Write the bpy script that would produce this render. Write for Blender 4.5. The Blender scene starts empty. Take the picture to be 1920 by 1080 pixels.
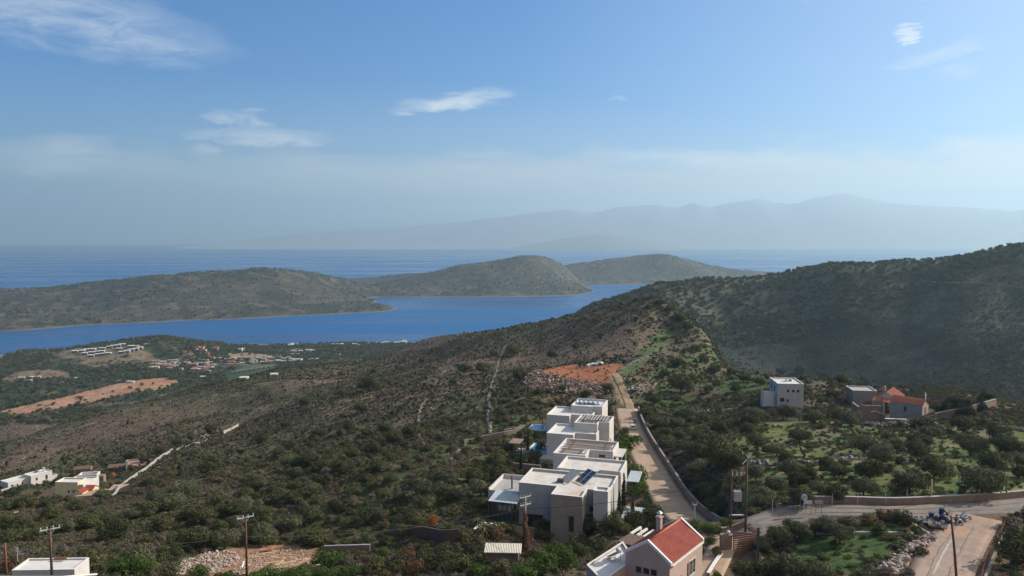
import bpy, math, random
import numpy as np
from mathutils import Vector, Matrix
random.seed(7)
rng = np.random.default_rng(11)
scene = bpy.context.scene
COL = scene.collection
R = math.radians
# ------------------------------------------------------------------ camera, light, sky, exposure
FPX = 1420.0                      # focal length in photograph pixels (1920 wide)
CAMZ = 240.0
PITCH = math.atan((540 - 446) / FPX)
cam_d = bpy.data.cameras.new('camera')
cam_d.sensor_width = 36; cam_d.lens = 36 * FPX / 1920
cam_d.clip_start = 1.0; cam_d.clip_end = 90000
cam = bpy.data.objects.new('camera', cam_d); COL.objects.link(cam)
cam.location = (0, 0, CAMZ); cam.rotation_euler = (math.pi / 2 - PITCH, 0, 0)
scene.camera = cam
scene.render.engine = 'CYCLES'
scene.view_settings.view_transform = 'Standard'
scene.view_settings.look = 'None'
scene.view_settings.gamma = 1.0
scene.view_settings.exposure = 0.42
scene.cycles.use_denoising = True
scene.cycles.max_bounces = 6
scene.cycles.transparent_max_bounces = 8
scene.cycles.volume_bounces = 0
SUN_AZ = R(69)                    # clockwise from the viewing direction (+y)
SUN_EL = R(29)
sun_d = bpy.data.lights.new('sun', 'SUN')
sun_d.energy = 5.0; sun_d.angle = R(0.5); sun_d.color = (1.0, 0.93, 0.84)
sun = bpy.data.objects.new('sun', sun_d); COL.objects.link(sun)
sdir = Vector((math.sin(SUN_AZ) * math.cos(SUN_EL), math.cos(SUN_AZ) * math.cos(SUN_EL), math.sin(SUN_EL)))
sun.rotation_euler = sdir.to_track_quat('Z', 'Y').to_euler()
sun.location = (300, 100, 600)

world = bpy.data.worlds.new('World'); scene.world = world
world.use_nodes = True
WT = world.node_tree; WT.nodes.clear()
def wn(t, **kw):
    n = WT.nodes.new(t)
    for k, v in kw.items(): setattr(n, k, v)
    return n
def wl(a, b): WT.links.new(a, b)
def wmath(op, a, b=None, c=None, clamp=False):
    n = wn('ShaderNodeMath', operation=op); n.use_clamp = clamp
    for i, v in enumerate((a, b, c)):
        if v is None: continue
        if isinstance(v, (int, float)): n.inputs[i].default_value = v
        else: wl(v, n.inputs[i])
    return n.outputs[0]
w_out = wn('ShaderNodeOutputWorld'); w_bg = wn('ShaderNodeBackground')
w_bg.inputs['Strength'].default_value = 0.068
w_tc = wn('ShaderNodeTexCoord')
w_sep = wn('ShaderNodeSeparateXYZ'); wl(w_tc.outputs['Generated'], w_sep.inputs[0])
zc = wmath('MAXIMUM', w_sep.outputs[2], 0.012)
w_cmb = wn('ShaderNodeCombineXYZ'); wl(w_sep.outputs[0], w_cmb.inputs[0]); wl(w_sep.outputs[1], w_cmb.inputs[1]); wl(zc, w_cmb.inputs[2])
sky = wn('ShaderNodeTexSky', sky_type='NISHITA')
sky.sun_disc = False; sky.sun_elevation = SUN_EL; sky.sun_rotation = SUN_AZ
sky.altitude = 200; sky.air_density = 1.0; sky.dust_density = 0.7; sky.ozone_density = 3.5
wl(w_cmb.outputs[0], sky.inputs[0])
# clouds: soft streaks at fixed directions (azimuth, elevation in degrees), broken by noise
az = wmath('ARCTAN2', w_sep.outputs[0], w_sep.outputs[1])
hyp = wmath('SQRT', wmath('ADD', wmath('MULTIPLY', w_sep.outputs[0], w_sep.outputs[0]), wmath('MULTIPLY', w_sep.outputs[1], w_sep.outputs[1])))
el = wmath('ARCTAN2', w_sep.outputs[2], hyp)
azel = wn('ShaderNodeCombineXYZ'); wl(az, azel.inputs[0]); wl(wmath('MULTIPLY', el, 3.5), azel.inputs[1])
def wnoise(scale, detail, rough=0.6, dist=0.0, vec=None):
    n = wn('ShaderNodeTexNoise'); n.inputs['Scale'].default_value = scale; n.inputs['Detail'].default_value = detail
    n.inputs['Roughness'].default_value = rough; n.inputs['Distortion'].default_value = dist
    wl(vec or azel.outputs[0], n.inputs['Vector']); return n.outputs[0]
warp = wnoise(7, 5); fine = wnoise(16, 8, 0.68, 0.6)
azw = wmath('ADD', az, wmath('MULTIPLY', wmath('SUBTRACT', warp, 0.5), 0.09))
elw = wmath('ADD', el, wmath('MULTIPLY', wmath('SUBTRACT', fine, 0.5), 0.035))
def pix_dir(px, py):
    x = (px - 960) / FPX; y = (540 - py) / FPX
    dy = math.cos(PITCH) + y * math.sin(PITCH); dz = -math.sin(PITCH) + y * math.cos(PITCH)
    return math.atan2(x, dy), math.atan2(dz, math.hypot(x, dy))
cloud = None
# (px, py, half width px, half height px, tilt, strength, softness)
for (cx, cy, hw, hh, tilt, amp) in [
        (90, 22, 300, 66, 0.10, 0.55), (200, 52, 200, 26, 0.12, 0.35), (330, 88, 80, 9, 0.05, 0.45), (850, 190, 125, 18, -0.16, 1.0), (790, 198, 62, 14, 0.0, 0.7),
        (500, 256, 140, 17, 0.0, 0.85), (450, 226, 70, 13, 0.12, 0.8), (384, 282, 26, 15, 0.0, 0.7), (470, 208, 32, 7, -0.1, .5),
        (1702, 43, 22, 4, -0.05, .9), (1692, 57, 30, 6, -0.05, 1.2), (1690, 68, 30, 6, -0.08, 1.3), (1688, 78, 20, 4, -0.05, 1.0), (1765, 103, 75, 15, -0.2, 0.6), (1803, 132, 28, 13, 0.1, 0.5), (1168, 186, 18, 5, 0, 0.6),
        (1350, 300, 270, 19, 0.07, 1.0), (130, 275, 80, 28, 0.0, 0.55), (90, 300, 240, 34, 0.03, .5), (760, 330, 430, 46, 0.0, 0.42), (620, 300, 120, 16, 0.0, .4), (560, 300, 70, 14, 0, 0.35), (920, 290, 110, 9, 0.05, .4)]:
    a0, e0 = pix_dir(cx, cy)
    sx, sy = FPX / hw, FPX / hh
    dx = wmath('SUBTRACT', azw, a0); dy_ = wmath('SUBTRACT', elw, e0)
    dy2 = wmath('ADD', dy_, wmath('MULTIPLY', dx, tilt))
    qx = wmath('MULTIPLY', dx, sx); qy = wmath('MULTIPLY', dy2, sy)
    q = wmath('ADD', wmath('MULTIPLY', qx, qx), wmath('MULTIPLY', qy, qy))
    m = wmath('MULTIPLY', wmath('SUBTRACT', 1.0, q, clamp=True), amp)
    m = wmath('MULTIPLY', m, wmath('ADD', wmath('MULTIPLY', wmath('SUBTRACT', fine, 0.34), 3.4, clamp=True), 0.22))
    cloud = m if cloud is None else wmath('MAXIMUM', cloud, m)
# thin veil low over the horizon
veil = wmath('MULTIPLY', wmath('DIVIDE', wmath('SUBTRACT', 0.128, wmath('ADD', el, wmath('ADD', wmath('MULTIPLY', wmath('SUBTRACT', warp, 0.5), 0.11), wmath('MULTIPLY', wmath('SUBTRACT', fine, 0.5), 0.03)))), 0.045, clamp=True), 0.75)
veil = wmath('MAXIMUM', veil, wmath('MULTIPLY', wmath('SUBTRACT', 1.0, wmath('DIVIDE', el, 0.2), clamp=True), 0.55))
veil = wmath('MAXIMUM', veil, wmath('MULTIPLY_ADD', az, 0.45, 0.0, clamp=True))
cmix = wn('ShaderNodeMix', data_type='RGBA'); wl(wmath('MINIMUM', veil, 1.0), cmix.inputs['Factor'])
tint = wn('ShaderNodeMix', data_type='RGBA', blend_type='MULTIPLY'); tint.inputs['Factor'].default_value = 1.0
wl(sky.outputs[0], tint.inputs['A']); tint.inputs['B'].default_value = (0.30, 0.92, 1.48, 1)
wl(tint.outputs['Result'], cmix.inputs['A'])
hz = wn('ShaderNodeMix', data_type='RGBA'); wl(wmath('MULTIPLY_ADD', az, 0.8, 0.48, clamp=True), hz.inputs['Factor'])
hz.inputs['A'].default_value = (4.0, 6.0, 6.6, 1); hz.inputs['B'].default_value = (12.0, 10.6, 9.2, 1); wl(hz.outputs['Result'], cmix.inputs['B'])
cm2 = wn('ShaderNodeMix', data_type='RGBA'); wl(wmath('MULTIPLY', cloud, 0.95, clamp=True), cm2.inputs['Factor'])
wl(cmix.outputs['Result'], cm2.inputs['A']); cm2.inputs['B'].default_value = (8.4, 9.4, 10.4, 1)
wl(cm2.outputs['Result'], w_bg.inputs['Color']); wl(w_bg.outputs[0], w_out.inputs[0])

# ------------------------------------------------------------------ pixel <-> place helpers (used to survey the site)
def ray(px, py):
    x = (px - 960) / FPX; y = (540 - py) / FPX
    dy = math.cos(PITCH) + y * math.sin(PITCH); dz = -math.sin(PITCH) + y * math.cos(PITCH)
    return x / dy, dz / dy                      # per metre of forward distance
def at(px, py, D):
    u, w = ray(px, py); return (u * D, D, CAMZ + w * D)
def atz(px, py, z):
    u, w = ray(px, py); D = (z - CAMZ) / w; return (u * D, D, z)

# ------------------------------------------------------------------ numpy noise
def _hash(ix, iy, seed):
    h = (ix * 374761393 + iy * 668265263 + seed * 974634777) & 0xFFFFFFFF
    h = ((h ^ (h >> 13)) * 1274126177) & 0xFFFFFFFF
    h = h ^ (h >> 16)
    return (h & 0xFFFF) / 65535.0
def vnoise(x, y, seed=0):
    x = np.asarray(x, float); y = np.asarray(y, float)
    ix = np.floor(x).astype(np.int64); iy = np.floor(y).astype(np.int64)
    fx = x - ix; fy = y - iy
    fx = fx * fx * (3 - 2 * fx); fy = fy * fy * (3 - 2 * fy)
    a = _hash(ix, iy, seed); b = _hash(ix + 1, iy, seed); c = _hash(ix, iy + 1, seed); d = _hash(ix + 1, iy + 1, seed)
    return (a * (1 - fx) + b * fx) * (1 - fy) + (c * (1 - fx) + d * fx) * fy
def fbm(x, y, scale, octaves=4, seed=0, gain=0.5):
    s = 0; a = 1; t = 0
    for k in range(octaves):
        s = s + a * vnoise(np.asarray(x) / scale + 17.3 * k, np.asarray(y) / scale - 9.1 * k, seed + k); t += a
        a *= gain; scale *= 0.5
    return s / t                                   # 0..1

class TPS:
    def __init__(self, pts, ku=2.0, kv=1.0, reg=1e-3):
        p = np.array(pts, float)
        self.ku, self.kv = ku, kv
        self.c = self.map(p[:, 0], p[:, 1]); z = p[:, 2]
        n = len(p); K = self.U(self.c[:, None, :] - self.c[None, :, :]) + reg * np.eye(n)
        P = np.hstack([np.ones((n, 1)), self.c])
        A = np.zeros((n + 3, n + 3)); A[:n, :n] = K; A[:n, n:] = P; A[n:, :n] = P.T
        s = np.linalg.solve(A, np.concatenate([z, [0, 0, 0]])); self.w = s[:n]; self.a = s[n:]
    def map(self, x, y):
        y = np.maximum(y, 5.0); return np.stack([x / y * self.ku, np.log(y) * self.kv], -1)
    @staticmethod
    def U(d):
        r2 = (d * d).sum(-1); return 0.5 * r2 * np.log(r2 + 1e-12)
    def __call__(self, x, y):
        x = np.asarray(x, float).ravel(); y = np.asarray(y, float).ravel(); out = np.empty(len(x))
        for i in range(0, len(x), 20000):
            c = self.map(x[i:i + 20000], y[i:i + 20000])
            out[i:i + 20000] = self.U(c[:, None, :] - self.c[None, :, :]) @ self.w + self.a[0] + c @ self.a[1:]
        return out
# ------------------------------------------------------------------ survey of the ground
G = []                                        # (px, py, distance)
G += [(-300,1180,85),(200,1180,82),(500,1180,80),(960,1160,74),(1150,1190,72),(1300,1190,70),(1800,1180,64),(2200,1150,68),(960,1500,40),(200,1500,45),(1700,1500,36)]
G += [(100,1090,100),(460,1076,108),(640,1050,125),(860,1062,112),(1020,1062,104),(1345,1062,91),(1398,984,100),(1440,1045,92),(1550,1060,87),
      (1600,1010,95),(1780,1076,86),(1900,1060,88),(1500,962,106),(1650,957,105),(1850,965,103),(1900,943,109),(2200,930,110)]
G += [(1290,970,142),(1235,880,180),(1190,830,211),(1180,795,240),(1060,1010,140),(1120,985,140)]
G += [(700,1012,138),(500,1003,148),(300,1003,155),(100,995,165),(-50,1005,160),(-300,1000,170),
      (800,960,148),(950,958,146),(450,960,168),(250,960,190),(60,962,212),(600,935,175),
      (150,938,252),(0,922,292),(60,908,305),(215,930,245),(-300,920,300),
      (325,846,340),(450,799,430),(300,900,250),(450,900,222),(600,900,197),(750,870,188),(860,900,168),
      (400,850,300),(550,850,270),(700,800,290),(600,760,400),(700,720,460),(800,690,490),(850,830,222),(940,800,236),
      (850,760,300),(950,720,350),(900,680,470),(1000,650,510),(1100,650,460),(1080,705,320),(1000,700,335),(1150,692,325),(1200,650,420),(1250,620,480),
      (1290,652,430),(1340,702,350),(1250,760,262),(1300,830,200)]
G += [(150,850,400),(250,812,440),(400,775,480)]
G += [(-300,905,470),(0,833,480),(100,801,520),(200,771,560),(350,739,640),(500,709,720),(640,686,800),(740,664,860),(830,646,900)]
G += [(900,632,790),(960,616,700),(1030,603,640),(1120,581,590),(1180,568,555),(1235,557,530),(1290,592,505),(1318,622,470),(1330,652,440),(1352,682,405),(1405,697,360)]
G += [(1100,577,1060),(1170,556,1030),(1240,536,1010),(1330,527,1050),(1420,522,1060),(1500,508,1040),(1560,498,1010),(1640,497,980),(1700,494,960),(1760,491,940),(1820,484,910),(1870,478,880),(1920,473,860),(2200,452,840)]
G += [(1500,560,950),(1700,560,870),(1900,560,780),(1350,590,950),(1345,625,890),(1480,620,870),(1600,650,790),(1800,650,700),(1900,700,600),(1600,700,740),(1470,685,800),(1750,735,620),(1920,745,560),(2200,745,520),(2200,600,700)]
G += [(1450,712,292),(1560,718,285),(1650,728,275),(1800,735,268),(1900,762,245),(2200,780,240)]
G += [(1700,903,120),(1450,905,128),(1350,875,155),(1450,835,174),(1600,853,154),(1800,853,146),(1930,850,142),(1700,805,182),(1910,800,178),(1560,803,198),(1460,765,236),(1690,785,216),(1600,752,258),(740,682,640),(785,668,670),(700,702,590),(690,676,760),(1900,900,120),(1350,790,222),(2200,850,145)]
pts = [at(*g) for g in G]
# hidden places (px column, distance, height below the camera)
def hid(px, D, drop): pts.append(((px - 960) / FPX * D, D, CAMZ - drop))
for a in [(1560,400,112),(1560,560,136),(1750,370,106),(1750,510,128),(1900,330,96),(1900,450,116),(1420,460,112),(1420,640,136),(1380,560,112),(1390,740,130),(1300,640,98),(2200,320,90),(2200,430,108),(1200,720,100),(1100,800,118),(1000,850,140),(900,950,150),(1280,560,70)]: hid(*a)
for a in [(0,620,190),(200,700,190),(350,780,190),(500,860,188),(640,930,188),(740,980,178),(850,1080,190),(-300,640,190)]: hid(*a)
for a in [(1000,1150,175),(1100,1300,170),(1250,1300,140),(1420,1350,150),(1560,1300,140),(1700,1250,130),(1900,1200,110)]: hid(*a)
for px in (1000,1200,1400,1600,1800,2000,2200): hid(px, 1900, 262); hid(px, 2300, 275)
for px in (860, 920): hid(px, 1500, 243); hid(px, 1300, 225)
# the plain and the coast, given by height above the sea
for (px, py, z) in [(-300,760,25),(0,800,26),(0,740,22),(0,705,24),(100,760,26),(100,720,22),(250,745,26),(400,722,26),(200,690,24),(300,700,22),(450,695,22),(550,690,22),(650,675,20),(700,662,16),
                    (0,680,8),(80,663,16),(160,656,30),(240,650,40),(300,649,42),(360,652,34),(430,656,20),(500,660,16),(600,658,14),(180,672,26),(300,668,26),(380,675,20),(-300,690,10)]:
    pts.append(atz(px, py, z))
for (px, py, z) in [(-300,680,1),(0,671,2),(60,660,6),(560,648,8),(650,648,8),(760,647,8),(800,650,8)]: pts.append(atz(px, py, z))
for px, D in ((-300,1650),(0,1640),(100,1680),(200,1720),(300,1740),(450,1760),(600,1800),(760,1800),(850,1800)): hid(px, D, 246); hid(px, D + 350, 262)
ground_tps = TPS(pts, 2.2, 1.0, 2e-4)

def ground_raw(x, y):
    x = np.asarray(x, float).ravel(); y = np.asarray(y, float).ravel()
    z = ground_tps(x, y)
    d = np.hypot(x, y)
    amp = np.clip((d - 60) / 500, 0.0, 1.0)
    z = z + (fbm(x, y, 60, 4, 3) - 0.5) * (1.2 + 7 * amp) + (fbm(x, y, 9, 3, 8) - 0.5) * 0.9 * np.clip(d / 150, .5, 1.4)
    # gullies on the shaded far slope
    g = np.clip((x - 150) / 200, 0, 1) * np.clip((y - 330) / 120, 0, 1) * np.clip((860 - y) / 200, 0, 1)
    z = z + g * (np.abs(fbm(x + y * .4, y * .25, 90, 3, 21) - 0.5) * 2) * 7 - g * 1.5
    return z
# flat shelves where roads and buildings stand: list of (polyline pts, half width, blend)
SHELVES = []
def _seg_dist(x, y, ax, ay, bx, by):
    dx, dy = bx - ax, by - ay; L = dx * dx + dy * dy + 1e-9
    t = np.clip(((x - ax) * dx + (y - ay) * dy) / L, 0, 1)
    return np.hypot(x - ax - t * dx, y - ay - t * dy), t
def ground(x, y):
    shp = np.shape(x)
    x = np.asarray(x, float).ravel(); y = np.asarray(y, float).ravel()
    z = ground_raw(x, y)
    for (poly, hw, bl) in SHELVES:
        P = np.array(poly)
        m = (x > P[:, 0].min() - hw - bl) & (x < P[:, 0].max() + hw + bl) & (y > P[:, 1].min() - hw - bl) & (y < P[:, 1].max() + hw + bl)
        if not m.any(): continue
        xm, ym = x[m], y[m]; best = np.full(len(xm), 1e9); zz = np.zeros(len(xm))
        for i in range(len(P) - 1):
            d, t = _seg_dist(xm, ym, P[i, 0], P[i, 1], P[i + 1, 0], P[i + 1, 1])
            k = d < best; best[k] = d[k]; zz[k] = (P[i, 2] + t * (P[i + 1, 2] - P[i, 2]))[k]
        f = np.clip(1 - (best - hw) / bl, 0, 1); f = f * f * (3 - 2 * f)
        z[m] = z[m] * (1 - f) + zz * f
    return z.reshape(shp)
def gz(x, y): return float(ground(np.array([x]), np.array([y]))[0])
_DS = np.exp(np.linspace(math.log(55), math.log(1950), 900))
def hit(px, py, dmax=None):
    u, w = ray(px, py)
    z = ground(u * _DS, _DS); d = (CAMZ + w * _DS) - z
    k = np.nonzero(d <= 0)[0]
    if len(k) == 0: i = int(np.argmin(d)); D = _DS[i]; return (u * D, D, z[i])
    i = k[0]
    if i == 0: D = _DS[0]
    else: t = d[i - 1] / (d[i - 1] - d[i]); D = _DS[i - 1] + t * (_DS[i] - _DS[i - 1])
    return (u * D, D, float(ground(np.array([u * D]), np.array([D]))[0]))
def inpoly(x, y, poly):
    x = np.asarray(x); y = np.asarray(y); c = np.zeros(x.shape, bool); n = len(poly); j = n - 1
    for i in range(n):
        xi, yi = poly[i][:2]; xj, yj = poly[j][:2]
        if yi != yj: c ^= ((yi > y) != (yj > y)) & (x < (xj - xi) * (y - yi) / (yj - yi) + xi)
        j = i
    return c

# ------------------------------------------------------------------ mesh helpers
class MB:
    def __init__(s): s.v = []; s.f = []; s.M = Matrix.Identity(4)
    def add(s, vs, fs):
        o = len(s.v)
        s.v += [tuple(s.M @ Vector(p)) for p in vs]; s.f += [tuple(i + o for i in f) for f in fs]; return s
    def box(s, x0, x1, y0, y1, z0, z1):
        return s.add([(x0,y0,z0),(x1,y0,z0),(x1,y1,z0),(x0,y1,z0),(x0,y0,z1),(x1,y0,z1),(x1,y1,z1),(x0,y1,z1)],
                     [(3,2,1,0),(4,5,6,7),(0,1,5,4),(1,2,6,5),(2,3,7,6),(3,0,4,7)])
    def obox(s, c, size, rz=0, rx=0, ry=0):
        m = Matrix.Translation(c) @ Matrix.Rotation(rz, 4, 'Z') @ Matrix.Rotation(ry, 4, 'Y') @ Matrix.Rotation(rx, 4, 'X')
        a, b, h = size[0] / 2, size[1] / 2, size[2] / 2; old = s.M; s.M = old @ m; s.box(-a, a, -b, b, -h, h); s.M = old; return s
    def prism(s, poly, z0, z1):
        n = len(poly); vs = [(p[0], p[1], z0) for p in poly] + [(p[0], p[1], z1) for p in poly]
        return s.add(vs, [tuple(range(n - 1, -1, -1)), tuple(range(n, 2 * n))] + [(i, (i + 1) % n, n + (i + 1) % n, n + i) for i in range(n)])
    def tube(s, pts_, rad, n=8, cap=True):
        pts_ = [Vector(p) for p in pts_]; m = len(pts_)
        if isinstance(rad, (int, float)): rad = [rad] * m
        vs = []; fs = []
        for i, p in enumerate(pts_):
            d = (pts_[min(i + 1, m - 1)] - pts_[max(i - 1, 0)]).normalized()
            a = d.orthogonal().normalized() if abs(d.z) > .9 else d.cross(Vector((0, 0, 1))).normalized()
            b = d.cross(a)
            for k in range(n):
                t = 2 * math.pi * k / n; vs.append(tuple(p + (a * math.cos(t) + b * math.sin(t)) * rad[i]))
        for i in range(m - 1):
            for k in range(n): fs.append((i*n+k, i*n+(k+1) % n, (i+1)*n+(k+1) % n, (i+1)*n+k))
        if cap: fs.append(tuple(range(n - 1, -1, -1))); fs.append(tuple((m-1)*n+k for k in range(n)))
        return s.add(vs, fs)
    def mesh(s, name, mat=None, smooth=False):
        me = bpy.data.meshes.new(name); me.from_pydata(s.v, [], s.f)
        if mat: me.materials.append(mat)
        if smooth: me.polygons.foreach_set('use_smooth', [True] * len(me.polygons))
        me.update(); return me
    def build(s, name, mat=None, parent=None, smooth=False, label=None):
        o = bpy.data.objects.new(name, s.mesh(name, mat, smooth)); COL.objects.link(o)
        if parent: o.parent = parent
        if label: o['label'] = label
        return o
def tag(o, label=None, cat=None, group=None, kind=None):
    if label: o['label'] = label
    if cat: o['category'] = cat
    if group: o['group'] = group
    if kind: o['kind'] = kind
    return o
def thing(name, label, cat, loc=(0, 0, 0), rz=0, group=None):
    o = bpy.data.objects.new(name, None); COL.objects.link(o); o.location = loc; o.rotation_euler = (0, 0, rz)
    o.empty_display_size = 0.5
    return tag(o, label, cat, group)
def np_mesh(name, V, F4, mat=None, smooth=True):
    me = bpy.data.meshes.new(name); V = np.asarray(V, np.float32); F4 = np.asarray(F4, np.int32)
    k = F4.shape[1]
    me.vertices.add(len(V)); me.vertices.foreach_set('co', V.ravel())
    me.loops.add(F4.size); me.loops.foreach_set('vertex_index', F4.ravel())
    me.polygons.add(len(F4)); me.polygons.foreach_set('loop_start', np.arange(0, F4.size, k, dtype=np.int32))
    if smooth: me.polygons.foreach_set('use_smooth', np.ones(len(F4), bool))
    if mat: me.materials.append(mat)
    me.update(calc_edges=True); me.validate(); return me
def grid_faces(nr, nc):
    i = np.arange(nr - 1)[:, None] * nc + np.arange(nc - 1)[None, :]
    return np.stack([i, i + 1, i + nc + 1, i + nc], -1).reshape(-1, 4)
def link_obj(name, me, parent=None):
    o = bpy.data.objects.new(name, me); COL.objects.link(o)
    if parent: o.parent = parent
    return o

# ------------------------------------------------------------------ materials
def new_mat(name):
    m = bpy.data.materials.new(name); m.use_nodes = True; nt = m.node_tree; nt.nodes.clear()
    out = nt.nodes.new('ShaderNodeOutputMaterial'); b = nt.nodes.new('ShaderNodeBsdfPrincipled'); nt.links.new(b.outputs[0], out.inputs[0])
    return m, nt, b, out
def N(nt, t, **kw):
    n = nt.nodes.new(t)
    for k, v in kw.items(): setattr(n, k, v)
    return n
def mixc(nt, fac, a, b, blend='MIX'):
    n = N(nt, 'ShaderNodeMix', data_type='RGBA', blend_type=blend)
    for key, v in (('Factor', fac), ('A', a), ('B', b)):
        s = n.inputs[key]
        if isinstance(v, (int, float)): s.default_value = v
        elif isinstance(v, tuple): s.default_value = (*v[:3], 1)
        else: nt.links.new(v, s)
    return n.outputs['Result']
def noise(nt, vec, scale, detail=4, rough=0.6, dist=0.0):
    n = N(nt, 'ShaderNodeTexNoise'); n.inputs['Scale'].default_value = scale; n.inputs['Detail'].default_value = detail
    n.inputs['Roughness'].default_value = rough; n.inputs['Distortion'].default_value = dist
    if vec is not None: nt.links.new(vec, n.inputs['Vector'])
    return n.outputs[0]
def ramp(nt, fac, stops):
    n = N(nt, 'ShaderNodeValToRGB'); nt.links.new(fac, n.inputs[0]); e = n.color_ramp.elements
    while len(e) < len(stops): e.new(0.5)
    for i, (p, c) in enumerate(stops):
        e[i].position = p; e[i].color = (*c, 1) if isinstance(c, tuple) else (c, c, c, 1)
    return n.outputs[0]
def surf(name, c1, c2=None, scale=1.0, rough=0.85, bump=0.0, bscale=None, spec=0.3, c3=None, metallic=0.0):
    """a surface of two or three tones broken up by noise"""
    m, nt, b, out = new_mat(name)
    tc = N(nt, 'ShaderNodeTexCoord').outputs['Object']
    c2 = c2 or tuple(x * 0.72 for x in c1)
    f = ramp(nt, noise(nt, tc, scale, 6, 0.65, 0.3), [(0.36, 0.0), (0.66, 1.0)])
    col = mixc(nt, f, c1, c2)
    if c3:
        f2 = ramp(nt, noise(nt, tc, scale * 0.23, 5, 0.6, 0.5), [(0.52, 0.0), (0.68, 1.0)])
        col = mixc(nt, f2, col, c3)
    nt.links.new(col, b.inputs['Base Color']); b.inputs['Roughness'].default_value = rough
    b.inputs['Specular IOR Level'].default_value = spec; b.inputs['Metallic'].default_value = metallic
    if bump:
        bp = N(nt, 'ShaderNodeBump'); bp.inputs['Strength'].default_value = bump; bp.inputs['Distance'].default_value = 0.1
        nt.links.new(noise(nt, tc, bscale or scale * 6, 5, 0.7), bp.inputs['Height']); nt.links.new(bp.outputs[0], b.inputs['Normal'])
    return m
# ------------------------------------------------------------------ ground material: vertex tone x fine noise
def ground_mat(name, s=1.0):
    m, nt, b, out = new_mat(name)
    tc = N(nt, 'ShaderNodeTexCoord').outputs['Object']
    at_ = N(nt, 'ShaderNodeAttribute'); at_.attribute_name = 'tone'
    f = noise(nt, tc, 0.9 * s, 9, 0.72, 0.4)
    g = noise(nt, tc, 0.12 * s, 6, 0.65, 0.6)
    col = mixc(nt, 1.0, at_.outputs['Color'], ramp(nt, f, [(0.3, (.42, .42, .45)), (0.52, (1., 1., .97)), (0.75, (1.75, 1.7, 1.55))]), 'MULTIPLY')
    col = mixc(nt, 1.0, col, ramp(nt, g, [(0.3, (.7, .74, .66)), (0.7, (1.25, 1.18, 1.2))]), 'MULTIPLY')
    nt.links.new(col, b.inputs['Base Color']); b.inputs['Roughness'].default_value = 0.95; b.inputs['Specular IOR Level'].default_value = 0.15
    bp = N(nt, 'ShaderNodeBump'); bp.inputs['Strength'].default_value = 0.8; bp.inputs['Distance'].default_value = 0.5
    nt.links.new(noise(nt, tc, 1.3 * s, 8, 0.75), bp.inputs['Height']); nt.links.new(bp.outputs[0], b.inputs['Normal'])
    return m
def set_tone(me, rgb):
    a = me.attributes.new('tone', 'FLOAT_COLOR', 'POINT')
    c = np.ones((len(me.vertices), 4), np.float32); c[:, :3] = rgb; a.data.foreach_set('color', c.ravel())
def W(pxs): return [hit(*p) for p in pxs]            # picture outline -> outline on the ground

# roads: centre lines surveyed on the raw ground
def smooth_line(P, step=1.5):
    P = [Vector(p) for p in P]; out = []
    Q = [P[0] * 2 - P[1]] + P + [P[-1] * 2 - P[-2]]
    for i in range(1, len(Q) - 2):
        n = max(2, int((Q[i + 1] - Q[i]).length / step))
        for k in range(n):
            t = k / n; a, b, c, d = Q[i - 1], Q[i], Q[i + 1], Q[i + 2]
            out.append(0.5 * ((2 * b) + (c - a) * t + (2 * a - 5 * b + 4 * c - d) * t * t + (3 * b - a - 3 * c + d) * t ** 3))
    out.append(P[-1]); return out
def line(pxs, step=1.5): return smooth_line([hit(*p) for p in pxs], step)
villa_road_c = line([(1345,1000),(1300,985),(1268,958),(1248,925),(1228,890),(1212,860),(1196,830),(1186,808),(1178,786),(1174,766)])
main_road_c = line([(1362,1000),(1400,985),(1455,970),(1520,963),(1600,958),(1700,955),(1800,954),(1900,950),(2000,946),(2150,940)])
concrete_c = line([(1828,966),(1805,1000),(1785,1040),(1766,1079),(1740,1130)])
drive_c = line([(1362,1004),(1352,1030),(1338,1064),(1310,1110)])
for L, hw, bl in ((villa_road_c, 4.2, 5), (main_road_c, 2.9, 3), (concrete_c, 3.6, 2.5), (drive_c, 2.2, 2)):
    P = [(p.x, p.y, p.z) for p in L]
    zs = np.array([p[2] for p in P]); k = 9; zs = np.convolve(np.pad(zs, k, 'edge'), np.ones(2 * k + 1) / (2 * k + 1), 'valid')
    SHELVES.append(([(p[0], p[1], z) for p, z in zip(P, zs)][::3] + [(P[-1][0], P[-1][1], zs[-1])], hw, bl))

# patches of a colour of their own, outlined on the ground
soil = W([(1000,695),(1040,688),(1100,690),(1165,682),(1172,690),(1150,702),(1145,720),(1130,716),(1085,714),(1040,706),(1010,705)])
soil2 = W([(1060,714),(1110,712),(1140,713),(1150,720),(1120,722),(1080,724)])
cut_bank = W([(0,772),(60,757),(150,738),(240,716),(310,708),(338,716),(300,730),(220,742),(120,764),(20,780)])
dig_left = W([(5,712),(40,696),(90,692),(135,697),(130,708),(70,712),(20,718)])
dev_hill = W([(80,662),(130,655),(220,650),(262,654),(285,664),(250,676),(200,688),(165,690),(150,675),(110,672)])
tan_field = W([(422,661),(480,662),(512,668),(505,676),(455,674),(438,676)])
dark_field = W([(420,700),(475,683),(515,686),(490,702),(450,714),(425,712)])
tan_strip = W([(360,690),(430,680),(560,670),(565,676),(510,682),(430,690),(365,696)])
light_field = W([(280,680),(340,672),(350,680),(310,690)])
grove_green = W([(1380,800),(1560,790),(1800,800),(1920,800),(1990,930),(1650,938),(1500,948),(1400,950),(1380,900)])
green_a = W([(1160,745),(1200,650),(1240,600),(1262,625),(1220,665),(1185,700),(1215,800),(1330,800),(1420,740),(1560,745),(1400,690),(1300,640)])
green_b = W([(780,800),(860,740),(1010,740),(1060,760),(1000,820),(860,850),(790,900),(640,940),(700,860)])
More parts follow.
